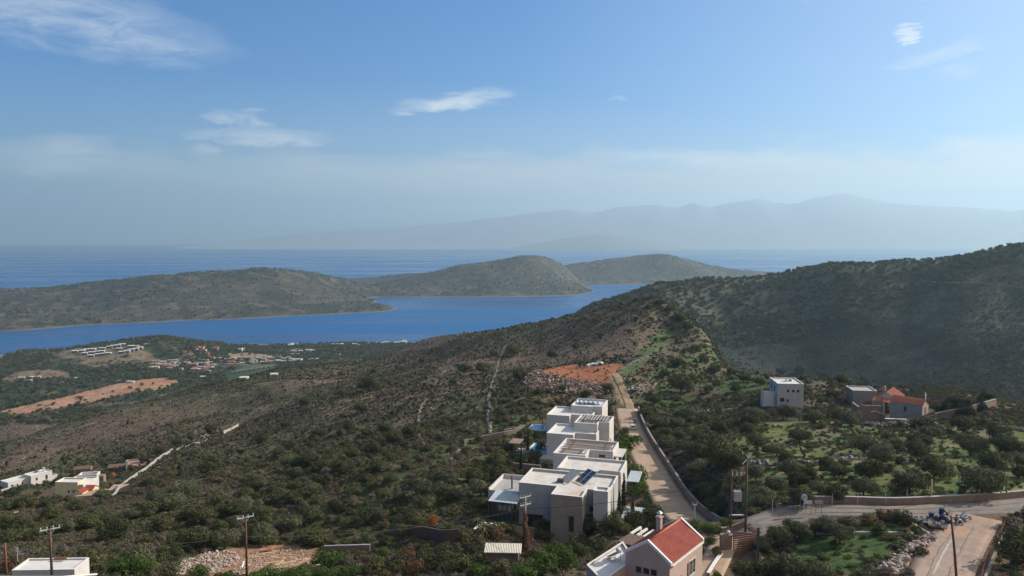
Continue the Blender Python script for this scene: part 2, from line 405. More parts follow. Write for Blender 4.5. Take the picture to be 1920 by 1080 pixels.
lawn = W([(1480,1080),(1500,1010),(1560,990),(1700,985),(1690,1020),(1640,1060),(1620,1080)])
redbank = W([(1860,1080),(1850,1010),(1885,970),(1950,960),(1990,1080)])
build_site = W([(300,1080),(350,1050),(420,1030),(480,1020),(560,1022),(600,1030),(600,1050),(560,1076),(470,1085)])
track = W([(1142,700),(1152,700),(1165,722),(1185,768),(1170,770),(1150,730)])
terrace_green = W([(1160,700),(1215,655),(1248,610),(1262,625),(1240,655),(1200,690),(1175,704)])
pale_path = W([(0,655),(0,660)])if False else None

NU, NV = 730, 1000
us = np.linspace(-1.0, 1.36, NU); vs_ = np.linspace(math.log(38), math.log(2250), NV)
UU, VV = np.meshgrid(us, vs_); YY = np.exp(VV); XX = UU * YY
ZZ = ground(XX, YY)
X = XX.ravel(); Y = YY.ravel(); Z = ZZ.ravel()
def C(*c): return np.array(c)
n1 = fbm(X, Y, 70, 5, 40)[:, None]; n2 = fbm(X, Y, 18, 4, 50)[:, None]; n3 = fbm(X, Y, 5, 3, 60)[:, None]
def sm(v, a, b): t = np.clip((v - a) / (b - a), 0, 1); return t * t * (3 - 2 * t)
brown = C(.135, .096, .068); green = C(.070, .080, .038); dgreen = C(.045, .062, .030); tan = C(.21, .165, .105); grey = C(.16, .15, .135); red = C(.36, .14, .065)
tone = brown + (green - brown) * sm(n1, .47, .66) * .7
tone = tone + (tan - tone) * 0.5 * sm(n2, .6, .75)
far = sm(Y, 880, 950)[:, None] * sm(-X + 200, -50, 100)[:, None]
plain_t = dgreen * 1.0 + (tan * .8 - dgreen) * sm(n2 * .5 + n1 * .5, .54, .66)
tone = tone * (1 - far) + plain_t * .82 * far
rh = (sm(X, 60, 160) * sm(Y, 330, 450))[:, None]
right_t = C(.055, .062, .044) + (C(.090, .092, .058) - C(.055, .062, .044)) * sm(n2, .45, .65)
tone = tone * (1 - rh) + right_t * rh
def patch(poly, col, blend=1.0, lo=None):
    global tone
    m = inpoly(X + (n3[:, 0] - .5) * np.clip(Y / 60, 1, 14), Y + (n2[:, 0] - .5) * np.clip(Y / 40, 2, 24), poly)
    a = (m * blend)[:, None]
    if lo is not None: a = a * sm(n2 * .5 + n3 * .5, lo, lo + .1)
    tone = tone * (1 - a) + col * a
patch(grove_green, C(.15, .165, .055), .9); patch(grove_green, C(.085, .145, .032), .95, .47); patch(grove_green, tan * .95, .9, .57)
patch(green_a, C(.055, .10, .025), .75); patch(green_a, brown, .9, .52)
patch(green_b, C(.06, .092, .03), .8); patch(green_b, C(.13, .10, .06), .8, .55)
patch(lawn, C(.062, .105, .03)); patch(lawn, C(.15, .12, .08), .8, .54); patch(redbank, C(.21, .13, .08), .8); patch(redbank, C(.07, .09, .035), .9, .54)
nearm = (sm(320 - Y, 0, 60) * sm(60 - X, 0, 40))[:, None]; tone = tone + (C(.25, .13, .08) - tone) * nearm * .75 * sm(n2 * .4 + n3 * .6, .56, .66)
lg = (sm(330 - Y, 0, 80) * sm(40 - X, 0, 40))[:, None]; tone = tone + (C(.07, .10, .032) - tone) * lg * .7 * sm(n1 * .4 + n2 * .6, .46, .56)
patch(terrace_green, C(.075, .112, .034), .85)
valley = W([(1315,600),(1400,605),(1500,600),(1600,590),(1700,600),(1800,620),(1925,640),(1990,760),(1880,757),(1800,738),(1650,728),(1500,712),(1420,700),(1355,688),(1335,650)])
patch(valley, C(.022, .030, .024), .95)  # paints the valley side's shadow into the ground tone
for pl in (soil, soil2): patch(pl, red * 1.0)
patch(cut_bank, C(.36, .19, .115)); patch(cut_bank, C(.42, .27, .18), .9, .5); patch(dig_left, C(.26, .17, .12), .8, .42)
patch(dev_hill, C(.24, .175, .12), .85, .36); patch(tan_field, C(.31, .22, .125)); patch(tan_strip, C(.22, .165, .12), .8, .5)
patch(dark_field, C(.05, .07, .035)); patch(light_field, C(.22, .18, .13), .7); patch(build_site, C(.36, .20, .12), .95); patch(track, C(.30, .21, .13))
shore = (sm(4.0 - Z, 0, 3) * sm(Y, 1200, 1400))[:, None]; tone = tone * (1 - shore) + C(.32, .27, .19) * shore
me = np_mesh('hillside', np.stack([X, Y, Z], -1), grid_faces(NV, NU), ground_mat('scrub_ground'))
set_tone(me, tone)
hills = link_obj('terrain', me); tag(hills, kind='structure')

# ------------------------------------------------------------------ sea
def sea_mat():
    m, nt, b, out = new_mat('sea_water')
    tc = N(nt, 'ShaderNodeTexCoord').outputs['Object']
    mp = N(nt, 'ShaderNodeMapping'); mp.inputs['Scale'].default_value = (0.35, 1.6, 1); mp.inputs['Rotation'].default_value = (0, 0, R(8)); nt.links.new(tc, mp.inputs[0])
    big = noise(nt, mp.outputs[0], 0.0016, 5, 0.55, 0.8)
    col = mixc(nt, ramp(nt, big, [(0.4, 0.0), (0.62, 1.0)]), (0.000, 0.060, 0.20), (0.001, 0.105, 0.28))
    nt.links.new(col, b.inputs['Base Color'])
    b.inputs['Roughness'].default_value = 0.28; b.inputs['IOR'].default_value = 1.33
    nt.links.new(ramp(nt, big, [(0.42, .2), (0.6, .48)]), b.inputs['Roughness'])
    bp = N(nt, 'ShaderNodeBump'); bp.inputs['Strength'].default_value = 1.0; bp.inputs['Distance'].default_value = 1.6
    nt.links.new(noise(nt, tc, 0.13, 6, 0.62), bp.inputs['Height']); nt.links.new(bp.outputs[0], b.inputs['Normal'])
    return m
EDGE = 30000
sea_mb = MB(); nseg = 96
rad = [0, 300, 1200, 3000, 8000, 16000, EDGE]
vs = [(0, 0, 0)]; fs = []
for r in rad[1:]:
    vs += [(r * math.cos(2 * math.pi * k / nseg), r * math.sin(2 * math.pi * k / nseg), 0) for k in range(nseg)]
for k in range(nseg): fs.append((0, 1 + k, 1 + (k + 1) % nseg))
for j in range(len(rad) - 2):
    a = 1 + j * nseg; b_ = a + nseg
    for k in range(nseg): fs.append((a + k, b_ + k, b_ + (k + 1) % nseg, a + (k + 1) % nseg))
sea_mb.add(vs, fs); sea = sea_mb.build('sea', sea_mat()); tag(sea, kind='structure')

# ------------------------------------------------------------------ peninsula across the bay
IP = []
def ip(px, py, z): IP.append(atz(px, py, z))
for px, py in [(-150,632),(0,621),(100,615),(200,608),(300,604),(390,600),(480,596),(560,592),(630,589),(690,586),(730,583),(741,580),(725,573),(705,566),(690,559)]: ip(px, py, 0.5)
for px, py in [(-150,642),(0,628),(200,615),(390,606),(560,598),(690,592),(755,587),(765,578),(735,567),(715,561)]: ip(px, py, -8)
for px, py in [(690,559),(760,557),(840,557),(920,557),(1000,556),(1060,554),(1100,551),(1113,548),(1108,544),(1095,541),(1086,537)]: ip(px, py, 0.5)
for px, py in [(760,563),(840,563),(920,563),(1000,562),(1070,559),(1125,552),(1128,546),(1112,541),(1100,538)]: ip(px, py, -7)
for px, py in [(1086,536.5),(1120,534.5),(1170,533.5),(1240,533),(1300,533),(1380,530)]: ip(px, py, 0.5)
for px, py in [(1110,538.5),(1170,537.5),(1240,537),(1300,537),(1400,535)]: ip(px, py, -7)
for (px, py, D) in [(-150,548,2600),(0,541.5,2700),(75,546,2720),(130,539,2720),(220,528,2780),(272,521,2800),(288,518,2800),(305,522,2800),(380,515,2850),(430,508,2880),(490,504,2900),(550,510,2950),(620,520,3050),(650,525,3150),(700,545,3080),
                    (100,580,2330),(300,570,2400),(500,560,2560),(620,560,2680),(200,555,2560),(400,540,2660),(0,580,2250),(700,570,2750),
                    (835,504,3600),(850,498,3600),(880,495.5,3620),(930,490,3600),(960,485,3560),(990,482,3540),(1020,487,3560),(1045,494,3600),(1062,500,3700),
                    (1000,520,3330),(900,525,3300),(800,530,3350),(1070,525,3450),(760,535,3400),
                    (1100,495,4200),(1130,490,4500),(1180,481.5,4600),(1212,484,4500),(1245,479,4300),(1262,482,4300),(1285,489,4300),(1330,503,4300),(1380,515,4350),(1430,521,4400),(1500,523,4500),(1180,510,4100),(1290,515,4100)]: IP.append(at(px, py, D))
for (px, py, z) in [(700,519,22),(780,511.5,45),(740,515,30),(650,524,20),(815,512,45)]: IP.append(atz(px, py, z))
ip(682, 533.5, -3); ip(662, 533.5, -2.5); ip(700, 533.5, -2.5); ip(682, 536.5, 4); ip(640, 532, 6); ip(720, 530, 10); ip(720, 540, 10); ip(760, 520, 30)
for px, D, z in [(-150,3300,-15),(0,3300,-15),(150,3300,-15),(300,3400,-15),(450,3500,-15),(560,3700,-15),(600,4100,-10),(640,4700,-15),(760,5000,-15),(860,4500,-12),(950,4500,-8),(1050,5200,-15),(1180,5600,-18),(1300,5500,-18),(1450,5300,-15),(1600,5200,-20),(1560,4200,-15),(500,4300,-25),(300,4300,-30),(0,4300,-30),(1000,6000,-30),(-300,2600,-10),(-300,2100,-20)]:
    IP.append(((px - 960) / FPX * D, D, z))
isl = TPS(IP, 1.6, 2.2, 2e-4)
iu = np.linspace(-0.86, 0.52, 640); iv = np.linspace(math.log(1850), math.log(6000), 420)
IU, IV = np.meshgrid(iu, iv); IY = np.exp(IV).ravel(); IX = IU.ravel() * IY
def isl_z(x, y):
    z = isl(x, y)
    return z + (fbm(x, y, 260, 5, 77) - .5) * np.clip(z / 12, 0.02, 1) * 22 + (fbm(x, y, 40, 3, 78) - .5) * np.clip(z / 12, 0.05, 1) * 5
IZ = isl_z(IX, IY)
me = np_mesh('peninsula', np.stack([IX, IY, np.maximum(IZ, -20)], -1), grid_faces(420, 640), ground_mat('dry_scrub_slope', 0.25))
q1 = fbm(IX, IY, 200, 5, 90)[:, None]; q2 = fbm(IX, IY, 30, 4, 91)[:, None]
it = C(.088, .084, .062) + (C(.055, .062, .046) - C(.088, .084, .062)) * sm(q1, .42, .6)
it = it + (C(.21, .165, .11) - it) * .6 * sm(q2, .56, .72)
sh = sm(3.2 - IZ, 0, 2.2)[:, None]; it = it * .78; it = it * (1 - sh) + C(.16, .145, .115) * sh
set_tone(me, it)
pen = link_obj('peninsula_hills', me); tag(pen, kind='structure')

# ------------------------------------------------------------------ far mountains
mt_mat = surf('hazed_mountain_rock', (.27, .31, .36), (.32, .36, .40), 0.0012, 0.95)  # rock paled and blued, part of the distance haze is in the colour
def mountain(name, sil, D, depth, seed, mat_=None):
    px = np.array([s[0] for s in sil], float); py = np.array([s[1] for s in sil], float)
    xs = np.linspace(px[0], px[-1], 500); yy = np.interp(xs, px, py)
    rows = 25; V = []; ysm = np.convolve(np.pad(yy, 60, 'edge'), np.hanning(121) / np.hanning(121).sum(), 'valid')
    for j in range(rows):
        t = j / (rows - 1) * 2 - 1
        Dj = D + t * depth
        X_ = (xs - 960) / FPX * D * (1 + 0.15 * t); 
        s_ = min(1, abs(t) * 2.2); wob = (fbm(xs, np.full_like(xs, t * 120), 160, 3, seed + 3) - .5) * 220 * s_; yj = np.interp(xs + wob, xs, yy) * (1 - s_ * .75) + ysm * s_ * .75
        top = np.maximum(CAMZ + np.array([ray(0, v)[1] for v in yj]) * D, -30)
        top = top + (1 - s_) * (fbm(xs, xs * 0, 22, 5, seed) - .5) * 50 * np.clip(top / 700, .1, 1)
        prof = math.cos(t * math.pi / 2) ** 1.2
        z = top * prof + (fbm(X_, np.full_like(X_, Dj), 1500, 5, seed + 9) - .5) * 450 * (prof * (1 - prof)) * np.clip(top / 900, .1, 1) - 25 * (1 - prof) - 2
        V.append(np.stack([X_, np.full_like(X_, Dj), z], -1))
    me = np_mesh(name, np.concatenate(V), grid_faces(rows, 500), mat_ or mt_mat)
    o = link_obj(name, me); tag(o, kind='structure'); return o
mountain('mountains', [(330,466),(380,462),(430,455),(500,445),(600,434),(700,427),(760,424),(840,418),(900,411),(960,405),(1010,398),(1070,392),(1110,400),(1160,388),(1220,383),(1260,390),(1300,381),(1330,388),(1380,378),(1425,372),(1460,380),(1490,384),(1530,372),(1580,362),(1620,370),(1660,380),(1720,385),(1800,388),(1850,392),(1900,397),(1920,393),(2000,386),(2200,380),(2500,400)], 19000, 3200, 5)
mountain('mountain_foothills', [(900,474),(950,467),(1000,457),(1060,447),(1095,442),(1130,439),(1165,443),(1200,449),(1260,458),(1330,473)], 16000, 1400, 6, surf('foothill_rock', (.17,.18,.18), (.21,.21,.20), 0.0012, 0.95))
# ------------------------------------------------------------------ surfaces of buildings
M = {}
M['render_grey'] = surf('grey_render', (.42,.395,.37), (.35,.33,.31), 0.5, .9, .15, 14)
M['render_white'] = surf('white_render', (.56,.525,.475), (.47,.44,.40), 0.5, .9, .15, 14)
M['render_taupe'] = surf('taupe_render', (.33,.255,.205), (.27,.21,.17), 0.5, .9, .15, 14)
M['roof_screed'] = surf('roof_screed', (.66,.61,.54), (.52,.47,.41), 0.55, .92, .1, 10, c3=(.56,.42,.30))
M['roof_white'] = surf('white_roof_coating', (.70,.67,.62), (.58,.55,.50), 0.5, .85, .1, 10, c3=(.50,.46,.40))
M['coping'] = surf('white_coping', (.76,.73,.68), (.64,.61,.56), 1.2, .8)
M['glass'] = surf('dark_glass', (.02,.025,.03), (.03,.035,.04), 0.4, .08, spec=.6)
M['frame_dark'] = surf('dark_frame', (.05,.05,.055), None, 2, .5)
M['frame_white'] = surf('white_frame', (.72,.71,.68), None, 2, .5)
M['wood_dark'] = surf('weathered_wood', (.12,.075,.05), (.20,.135,.095), 2.2, .85, .3)
M['wood_pale'] = surf('pale_timber', (.52,.38,.22), (.40,.28,.16), 3, .8)
M['pole_wood'] = surf('pole_wood', (.16,.085,.055), (.10,.06,.04), 1.5, .85, .3)
M['stone'] = surf('field_stone', (.20,.18,.155), (.33,.30,.265), 1.6, .95, .8, 5, c3=(.25,.17,.12))
M['stone_wall'] = surf('stone_wall', (.20,.135,.10), (.28,.20,.15), 1.1, .95, .7, 4)
M['rubble'] = surf('rubble_stone', (.46,.38,.31), (.30,.22,.17), 1.2, .95, .6, 5, c3=(.38,.20,.12))
M['stone_dark'] = surf('dark_render', (.20,.18,.155), (.26,.23,.20), .8, .95)
M['brown_wall'] = surf('brown_wall', (.13,.085,.065), (.10,.065,.05), 1.5, .95, .5, 5)
M['concrete'] = surf('concrete', (.42,.40,.37), (.32,.30,.28), 0.7, .92, .2, 10)
M['tile_red'] = surf('red_roof_tile', (.25,.042,.028), (.34,.085,.05), 1.5, .75, .2, 12)
M['tile_orange'] = surf('orange_roof_tile', (.42,.14,.08), (.32,.10,.06), 1.5, .8, .2, 12)
M['pink'] = surf('pink_render', (.47,.345,.285), (.40,.29,.24), 0.5, .9, .15, 14)
M['beige'] = surf('beige_render', (.40,.34,.28), (.33,.28,.23), 0.5, .9, .15, 12)
M['yellow'] = surf('yellow_render', (.66,.55,.32), (.56,.47,.28), 0.5, .9)
M['metal_roof'] = surf('grey_metal_sheet', (.42,.45,.46), (.34,.37,.38), .6, .45, spec=.5, metallic=.3)
M['metal_white'] = surf('white_metal', (.62,.62,.60), (.5,.5,.48), 1, .5)
M['metal_dark'] = surf('dark_metal', (.07,.07,.075), None, 1, .5, spec=.5)
M['solar'] = surf('blue_solar_glass', (.035,.06,.10), (.05,.085,.14), .8, .18, spec=.7)
M['pool'] = surf('pool_water', (.02,.19,.38), (.03,.25,.45), .6, .06, .2, 3, spec=.6)
M['asphalt'] = surf('worn_asphalt', (.24,.20,.165), (.16,.135,.115), .4, .93, .3, 20, c3=(.33,.25,.185))
M['concrete_road'] = surf('dusty_concrete', (.37,.275,.205), (.25,.19,.145), .55, .95, .4, 9, c3=(.42,.25,.155))
M['paving'] = surf('paving', (.44,.32,.215), (.32,.23,.155), .45, .93, .2, 12, c3=(.33,.23,.16))
M['rust'] = surf('rust_red_metal', (.25,.09,.06), (.16,.07,.05), 1.5, .7)
M['blue'] = surf('blue_plastic', (.03,.055,.11), None, 1, .5)
M['white_bag'] = surf('white_sheet', (.72,.72,.70), (.6,.6,.58), 2, .7)
M['cream'] = surf('cream_corrugated', (.66,.60,.47), (.55,.5,.4), 1, .6)

def inset(poly, t):
    n = len(poly); out = []
    A = sum(poly[i][0] * poly[(i+1) % n][1] - poly[(i+1) % n][0] * poly[i][1] for i in range(n)); s = 1 if A > 0 else -1
    for i in range(n):
        p0, p1, p2 = Vector(poly[i-1]), Vector(poly[i]), Vector(poly[(i+1) % n])
        a = (p1 - p0).normalized(); b = (p2 - p1).normalized()
        na = Vector((-a.y, a.x)) * s; nb = Vector((-b.y, b.x)) * s
        k = (na + nb); k = k / max(k.dot(na), .2); out.append(tuple(p1 + k * t))
    return out
def shell(mb, poly, z0, zr, ph, t):
    """walls of a flat-roofed block with a parapet; the roof floor is a separate part"""
    n = len(poly); q = inset(poly, t); zt = zr + ph
    vs = [(p[0], p[1], z0) for p in poly] + [(p[0], p[1], zt) for p in poly] + [(p[0], p[1], zt) for p in q] + [(p[0], p[1], zr - .05) for p in q]
    fs = []
    for i in range(n):
        j = (i + 1) % n
        fs += [(i, j, n+j, n+i), (n+i, n+j, 2*n+j, 2*n+i), (2*n+i, 2*n+j, 3*n+j, 3*n+i)]
    fs.append(tuple(range(n-1, -1, -1)))
    mb.add(vs, fs); return q
def block(parent, poly, z0, zr, wall, roof, ph=.45, t=.28, coping=True, label=None):
    mb = MB(); q = shell(mb, poly, z0, zr, ph, t); w = mb.build('wall', wall, parent, label=label)
    r = MB(); r.prism(q, zr - .25, zr); r.build('roof', roof, parent)
    if coping:
        c = MB(); o = inset(poly, -.03); i2 = inset(poly, t + .02); n = len(o); z = zr + ph
        vs = [(p[0], p[1], z + .003) for p in o] + [(p[0], p[1], z + .05) for p in o] + [(p[0], p[1], z + .05) for p in i2] + [(p[0], p[1], z + .003) for p in i2]
        fs = []
        for a in range(n):
            b = (a + 1) % n
            fs += [(a, b, n+b, n+a), (n+a, n+b, 2*n+b, 2*n+a), (2*n+a, 2*n+b, 3*n+b, 3*n+a), (3*n+a, 3*n+b, b, a)]
        c.add(vs, fs); c.build('coping', M['coping'], parent)
    return w
def window(parent, pos, ang, w, h, frame='frame_dark', name='window', mull=1, pane='glass'):
    """ang: direction the wall faces, in the parent's frame; pos: centre on the wall face"""
    m = Matrix.Translation(pos) @ Matrix.Rotation(ang - math.pi / 2 + math.pi, 4, 'Z')
    # local: x along the wall, -y outwards... build frame bars round the pane
    b = MB(); b.M = m; f = .07
    b.box(-w/2-f, w/2+f, -.05, .04, h/2, h/2+f); b.box(-w/2-f, w/2+f, -.09, .04, -h/2-f, -h/2)
    b.box(-w/2-f, -w/2, -.05, .04, -h/2, h/2); b.box(w/2, w/2+f, -.05, .04, -h/2, h/2)
    for k in range(1, mull + 1): b.box(-w/2 + w*k/(mull+1) - .03, -w/2 + w*k/(mull+1) + .03, -.045, .03, -h/2, h/2)
    fo = b.build(name, M[frame], parent)
    g = MB(); g.M = m; g.box(-w/2, w/2, -.012, .03, -h/2, h/2); g.build('pane', M[pane], fo)
    return fo
def door(parent, pos, ang, w, h, mat='wood_dark'):
    m = Matrix.Translation(pos) @ Matrix.Rotation(ang + math.pi / 2, 4, 'Z')
    b = MB(); b.M = m; b.box(-w/2, w/2, -.03, .04, 0, h); o = b.build('door', M[mat], parent)
    b = MB(); b.M = m; b.box(w/2-.18, w/2-.12, -.09, -.031, h*.45, h*.5); b.build('handle', M['metal_white'], o); return o
FRONT, BACK, LEFT, RIGHT = -math.pi/2, math.pi/2, math.pi, 0.0

def ribbon(name, L, hw, mat, dz=0.10, thick=0.25, kind='structure', wob=0.0, flat=True):
    """road strip lying on the ground"""
    V = []; F = []; n = 7
    P = [Vector((p.x, p.y, 0)) for p in L]
    rows = []
    for i, p in enumerate(P):
        d = (P[min(i+1, len(P)-1)] - P[max(i-1, 0)]).normalized(); s = Vector((-d.y, d.x, 0))
        h1 = hw * (1 + wob * (random.random() - .5)); h2 = hw * (1 + wob * (random.random() - .5))
        rows.append([p + s * (-h1 + (h1 + h2) * k / (n - 1)) for k in range(n)])
    xs = np.array([[q.x for q in r] for r in rows]); ys = np.array([[q.y for q in r] for r in rows]); zs = ground(xs, ys) + dz
    m = len(rows)
    top = np.stack([xs.ravel(), ys.ravel(), zs.ravel()], -1)
    f = grid_faces(m, n)
    skirt_l = top[0::n].copy(); skirt_l[:, 2] -= thick + dz; skirt_r = top[n-1::n].copy(); skirt_r[:, 2] -= thick + dz
    o1 = len(top); o2 = o1 + m
    i = np.arange(m - 1)
    fl = np.stack([i*n, (i+1)*n, o1+i+1, o1+i], -1); frr = np.stack([i*n+n-1, o2+i, o2+i+1, (i+1)*n+n-1], -1)
    me = np_mesh(name, np.concatenate([top, skirt_l, skirt_r]), np.concatenate([f[:, ::-1] if False else f, fl, frr]), mat)
    o = link_obj(name, me); tag(o, kind=kind); return o
ribbon('road_asphalt', main_road_c, 2.6, M['asphalt'], .09)
ribbon('road_paved', villa_road_c[14:], 3.9, M['paving'], .12)
ribbon('road_concrete', concrete_c, 3.15, M['concrete_road'], .13)
ribbon('driveway', drive_c, 1.7, M['paving'], .11)
# pale dust edge of the bend and the drain scar in the concrete
ribbon('road_marking', [Vector(hit(*p)) for p in ((1783,1015),(1774,1028),(1765,1045),(1757,1060),(1748,1079))], .13, M['concrete'], .18, .02, wob=.8)
ribbon('path', smooth_line([hit(1152,700), hit(1162,718), hit(1172,740), hit(1182,768)], 2), 1.5, surf('dirt_track', (.33,.23,.14), (.22,.15,.09), .4, .95, c3=(.08,.10,.04)), .08, .1, wob=.5)

for (Lc, hw_, d_, m_, nm) in ((main_road_c, 2.6, .9, (.15,.13,.11), 'road'), (concrete_c, 3.1, 1.0, (.26,.19,.14), 'concrete')):
    mk = surf('tyre_marks_' + nm, m_, tuple(c * 1.35 for c in m_), .8, .95)
    for s_ in (-1, 1):
        cc = [Vector((p.x, p.y, 0)) for p in Lc]; o_ = []
        for i, p in enumerate(cc):
            t_ = (cc[min(i+1, len(cc)-1)] - cc[max(i-1, 0)]).normalized(); o_.append(Vector((p.x - t_.y * d_ * s_, p.y + t_.x * d_ * s_, 0)))
        ribbon('road_surface_marks', o_[3:-3], .22, mk, .135 if nm == 'road' else .165, .01, wob=1.2)
def wall_line(name, label, pxs, h, t, mat, cap=None, cat='stone wall', step=1.2, off=(0, 0), jit=0.0, down=1.2, smooth=True, group=None):
    L = pxs if isinstance(pxs[0], Vector) else (line(pxs, step) if smooth else [Vector(hit(*p)) for p in pxs])
    xs = np.array([p.x for p in L]) + off[0]; ys = np.array([p.y for p in L]) + off[1]; zs = ground(xs, ys)
    n = len(L); V = []; F = []
    for i in range(n):
        d = Vector((xs[min(i+1, n-1)] - xs[max(i-1, 0)], ys[min(i+1, n-1)] - ys[max(i-1, 0)], 0)).normalized(); s = Vector((-d.y, d.x, 0))
        a = t / 2 * (1 + jit * (random.random() - .5)); hh = h * (1 + jit * (random.random() - .6))
        for (u, z) in ((-a, -down), (-a * .92, hh), (a * .92, hh), (a, -down)): V.append((xs[i] + s.x * u, ys[i] + s.y * u, zs[i] + z))
    for i in range(n - 1):
        for k in range(3): F.append((i*4+k, (i+1)*4+k, (i+1)*4+k+1, i*4+k+1))
    F += [(0, 1, 2, 3), ((n-1)*4+3, (n-1)*4+2, (n-1)*4+1, (n-1)*4)]
    mb = MB(); mb.add(V, F); o = mb.build(name, mat); tag(o, label, cat, group)
    if cap:
        V = []; F = []
        for i in range(n):
            d = Vector((xs[min(i+1, n-1)] - xs[max(i-1, 0)], ys[min(i+1, n-1)] - ys[max(i-1, 0)], 0)).normalized(); s = Vector((-d.y, d.x, 0)); a = t / 2 + .04
            for (u, z) in ((-a, h + .004), (-a, h + .09), (a, h + .09), (a, h + .004)): V.append((xs[i] + s.x * u, ys[i] + s.y * u, zs[i] + z))
        for i in range(n - 1):
            for k in range(4): F.append((i*4+k, (i+1)*4+k, (i+1)*4+(k+1) % 4, i*4+(k+1) % 4))
        mb = MB(); mb.add(V, F + [(0, 1, 2, 3), ((n-1)*4+3, (n-1)*4+2, (n-1)*4+1, (n-1)*4)]); mb.build('coping', cap, o)
    return o
def stone_row(name, label, pxs, h, t, cat='stone wall', step=.55, group=None, mat='stone', keep=.93):
    L = smooth_line([hit(*p) for p in pxs], step); g = random.Random(len(label)); xs = np.array([p.x for p in L]); ys = np.array([p.y for p in L]); zs = ground(xs, ys); mb = MB(); mb.add([], [])
    for i in range(len(L) - 1):
        d = Vector((xs[i+1] - xs[i], ys[i+1] - ys[i], 0)); s_ = Vector((-d.y, d.x, 0)).normalized(); gap = 1 if g.random() < keep else .35
        for k in range(max(2, int(h * t * 3.2))):
            q = Vector((xs[i], ys[i], zs[i])) + s_ * g.uniform(-.5, .5) * t * 1.15; z = g.uniform(-.15, h - .15) * gap * (1 - .5 * abs((q - Vector((xs[i], ys[i], zs[i]))).length / t))
            a = g.uniform(.22, .5); m = Matrix.Translation((q.x + g.uniform(-.2,.2), q.y + g.uniform(-.2,.2), zs[i] + z)) @ Matrix.Rotation(g.uniform(0, 3), 4, 'Z') @ Matrix.Rotation(g.uniform(-.5,.5), 4, 'X')
            mb.M = m; mb.add([(-a,-a*.7,-a*.5),(a*.9,-a*.8,-a*.6),(a,a*.6,-a*.5),(-a*.8,a*.7,-a*.5),(-a*.7,-a*.5,a*.5),(a*.6,-a*.6,a*.4),(a*.7,a*.5,a*.5),(-a*.8,a*.4,a*.35)], [(3,2,1,0),(4,5,6,7),(0,1,5,4),(1,2,6,5),(2,3,7,6),(3,0,4,7)])
    return tag(mb.build(name, M[mat]), label, cat, group)
def offs(L, d):
    out = []
    for i, p in enumerate(L):
        t = (L[min(i+1, len(L)-1)] - L[max(i-1, 0)]); t.z = 0; t.normalize(); out.append(Vector((p.x - t.y * d, p.y + t.x * d, 0)))
    return out
wall_line('retaining_wall', 'long curving stone retaining wall along the far side of the paved villa road', offs(villa_road_c[12:-2], -4.1), 1.6, .4, M['stone_wall'], M['stone'], step=2)
wall_line('retaining_wall', 'low stone wall with pale top along the far side of the grey main road', offs(main_road_c[8:], 3.0), .95, .35, M['stone_wall'], M['concrete'])
wall_line('garden_wall', 'short stone wall at the bend beside the two tall electricity poles', [(1352,1000),(1372,995),(1388,990),(1397,986)], .7, .35, M['stone_wall'], M['stone'])
wall_line('boundary_wall', 'thin brown stone wall running up the slope from the villa pools', [(870,834),(905,826),(945,818),(978,810)], 1.3, .4, M['stone_wall'], M['stone'])
wall_line('boundary_wall', 'short brown wall just above the pool pavilion on the slope', [(945,812),(965,808),(985,803)], 1.0, .4, M['stone_wall'], M['stone'])
stone_row('field_wall', 'pale dry-stone wall climbing the slope beside the villa terrace', [(918,822),(919,800),(914,782),(917,762),(916,745),(921,722),(930,700),(934,680),(944,655),(948,648)], 0.68, 0.72, keep=.8)
stone_row('field_wall', 'broken dry-stone wall curving up the middle of the slope', [(786,830),(784,800),(786,775),(793,758),(800,748)], 0.68, 0.84, keep=.8)
stone_row('field_wall', 'short dry-stone wall fragment high on the slope between bushes', [(812,728),(822,710),(835,695)], 0.60, 0.78, keep=.8)
stone_row('field_wall', 'pale stone edge slanting below the brown boundary wall', [(845,862),(858,848),(872,836)], 0.45, 0.60, keep=.8)
wall_line('churchyard_wall', 'brown stone wall rising to the ridge behind the chapel trees', [(1752,790),(1790,782),(1830,772),(1866,762)], 2.0, .6, M['stone_wall'], M['stone'])
stone_row('terrace_wall', 'rough dry-stone terrace wall below the ruined churchyard', [(1617,797),(1660,800),(1700,800),(1760,801)], 1.4, .8)
stone_row('terrace_wall', 'dark dry-stone terrace wall on the upper slope left of the white house', [(1310,776),(1345,773),(1385,769)], 1.2, .8)
stone_row('terrace_wall', 'low terrace wall of grey stones among the olive trees behind the tree stump', [(1400,868),(1450,872),(1500,868),(1545,872),(1590,864),(1620,860)], 1.0, .8)
stone_row('terrace_wall', 'terrace wall at the right edge behind the olive grove', [(1860,802),(1895,806),(1940,812)], 1.0, .7)
stone_row('terrace_wall', 'pale stone terrace wall by the dirt track on the hill', [(1160,696),(1185,682),(1215,668),(1235,655)], .8, 1.2)
stone_row('terrace_wall', 'faint long terrace wall crossing the far right hillside', [(1335,598),(1400,592),(1470,588),(1540,572),(1600,560)], 2.0, 2.5, keep=.8, step=2.2)
stone_row('terrace_wall', 'pale track edge high on the far right hillside', [(1730,528),(1800,531),(1870,534),(1930,537)], 1.5, 2.5, step=2.4, keep=.8)
wall_line('garden_edge', 'long pale concrete garden edge behind the grassy plot', [(1530,1003),(1580,1002),(1640,1002),(1712,1004)], .35, .35, M['concrete'], cat='low wall')
wall_line('garden_wall', 'brown rendered garden wall in front of the orange shrub', [(765,1008),(800,1012),(830,1018),(862,1016)], 2.3, .3, M['brown_wall'], cat='garden wall', down=2)
wall_line('garden_wall', 'stone base wall under the nearest white villa', [(908,998),(960,1000),(1030,1004),(1062,1010)], 1.2, .4, M['stone_wall'], M['stone'], cat='garden wall')
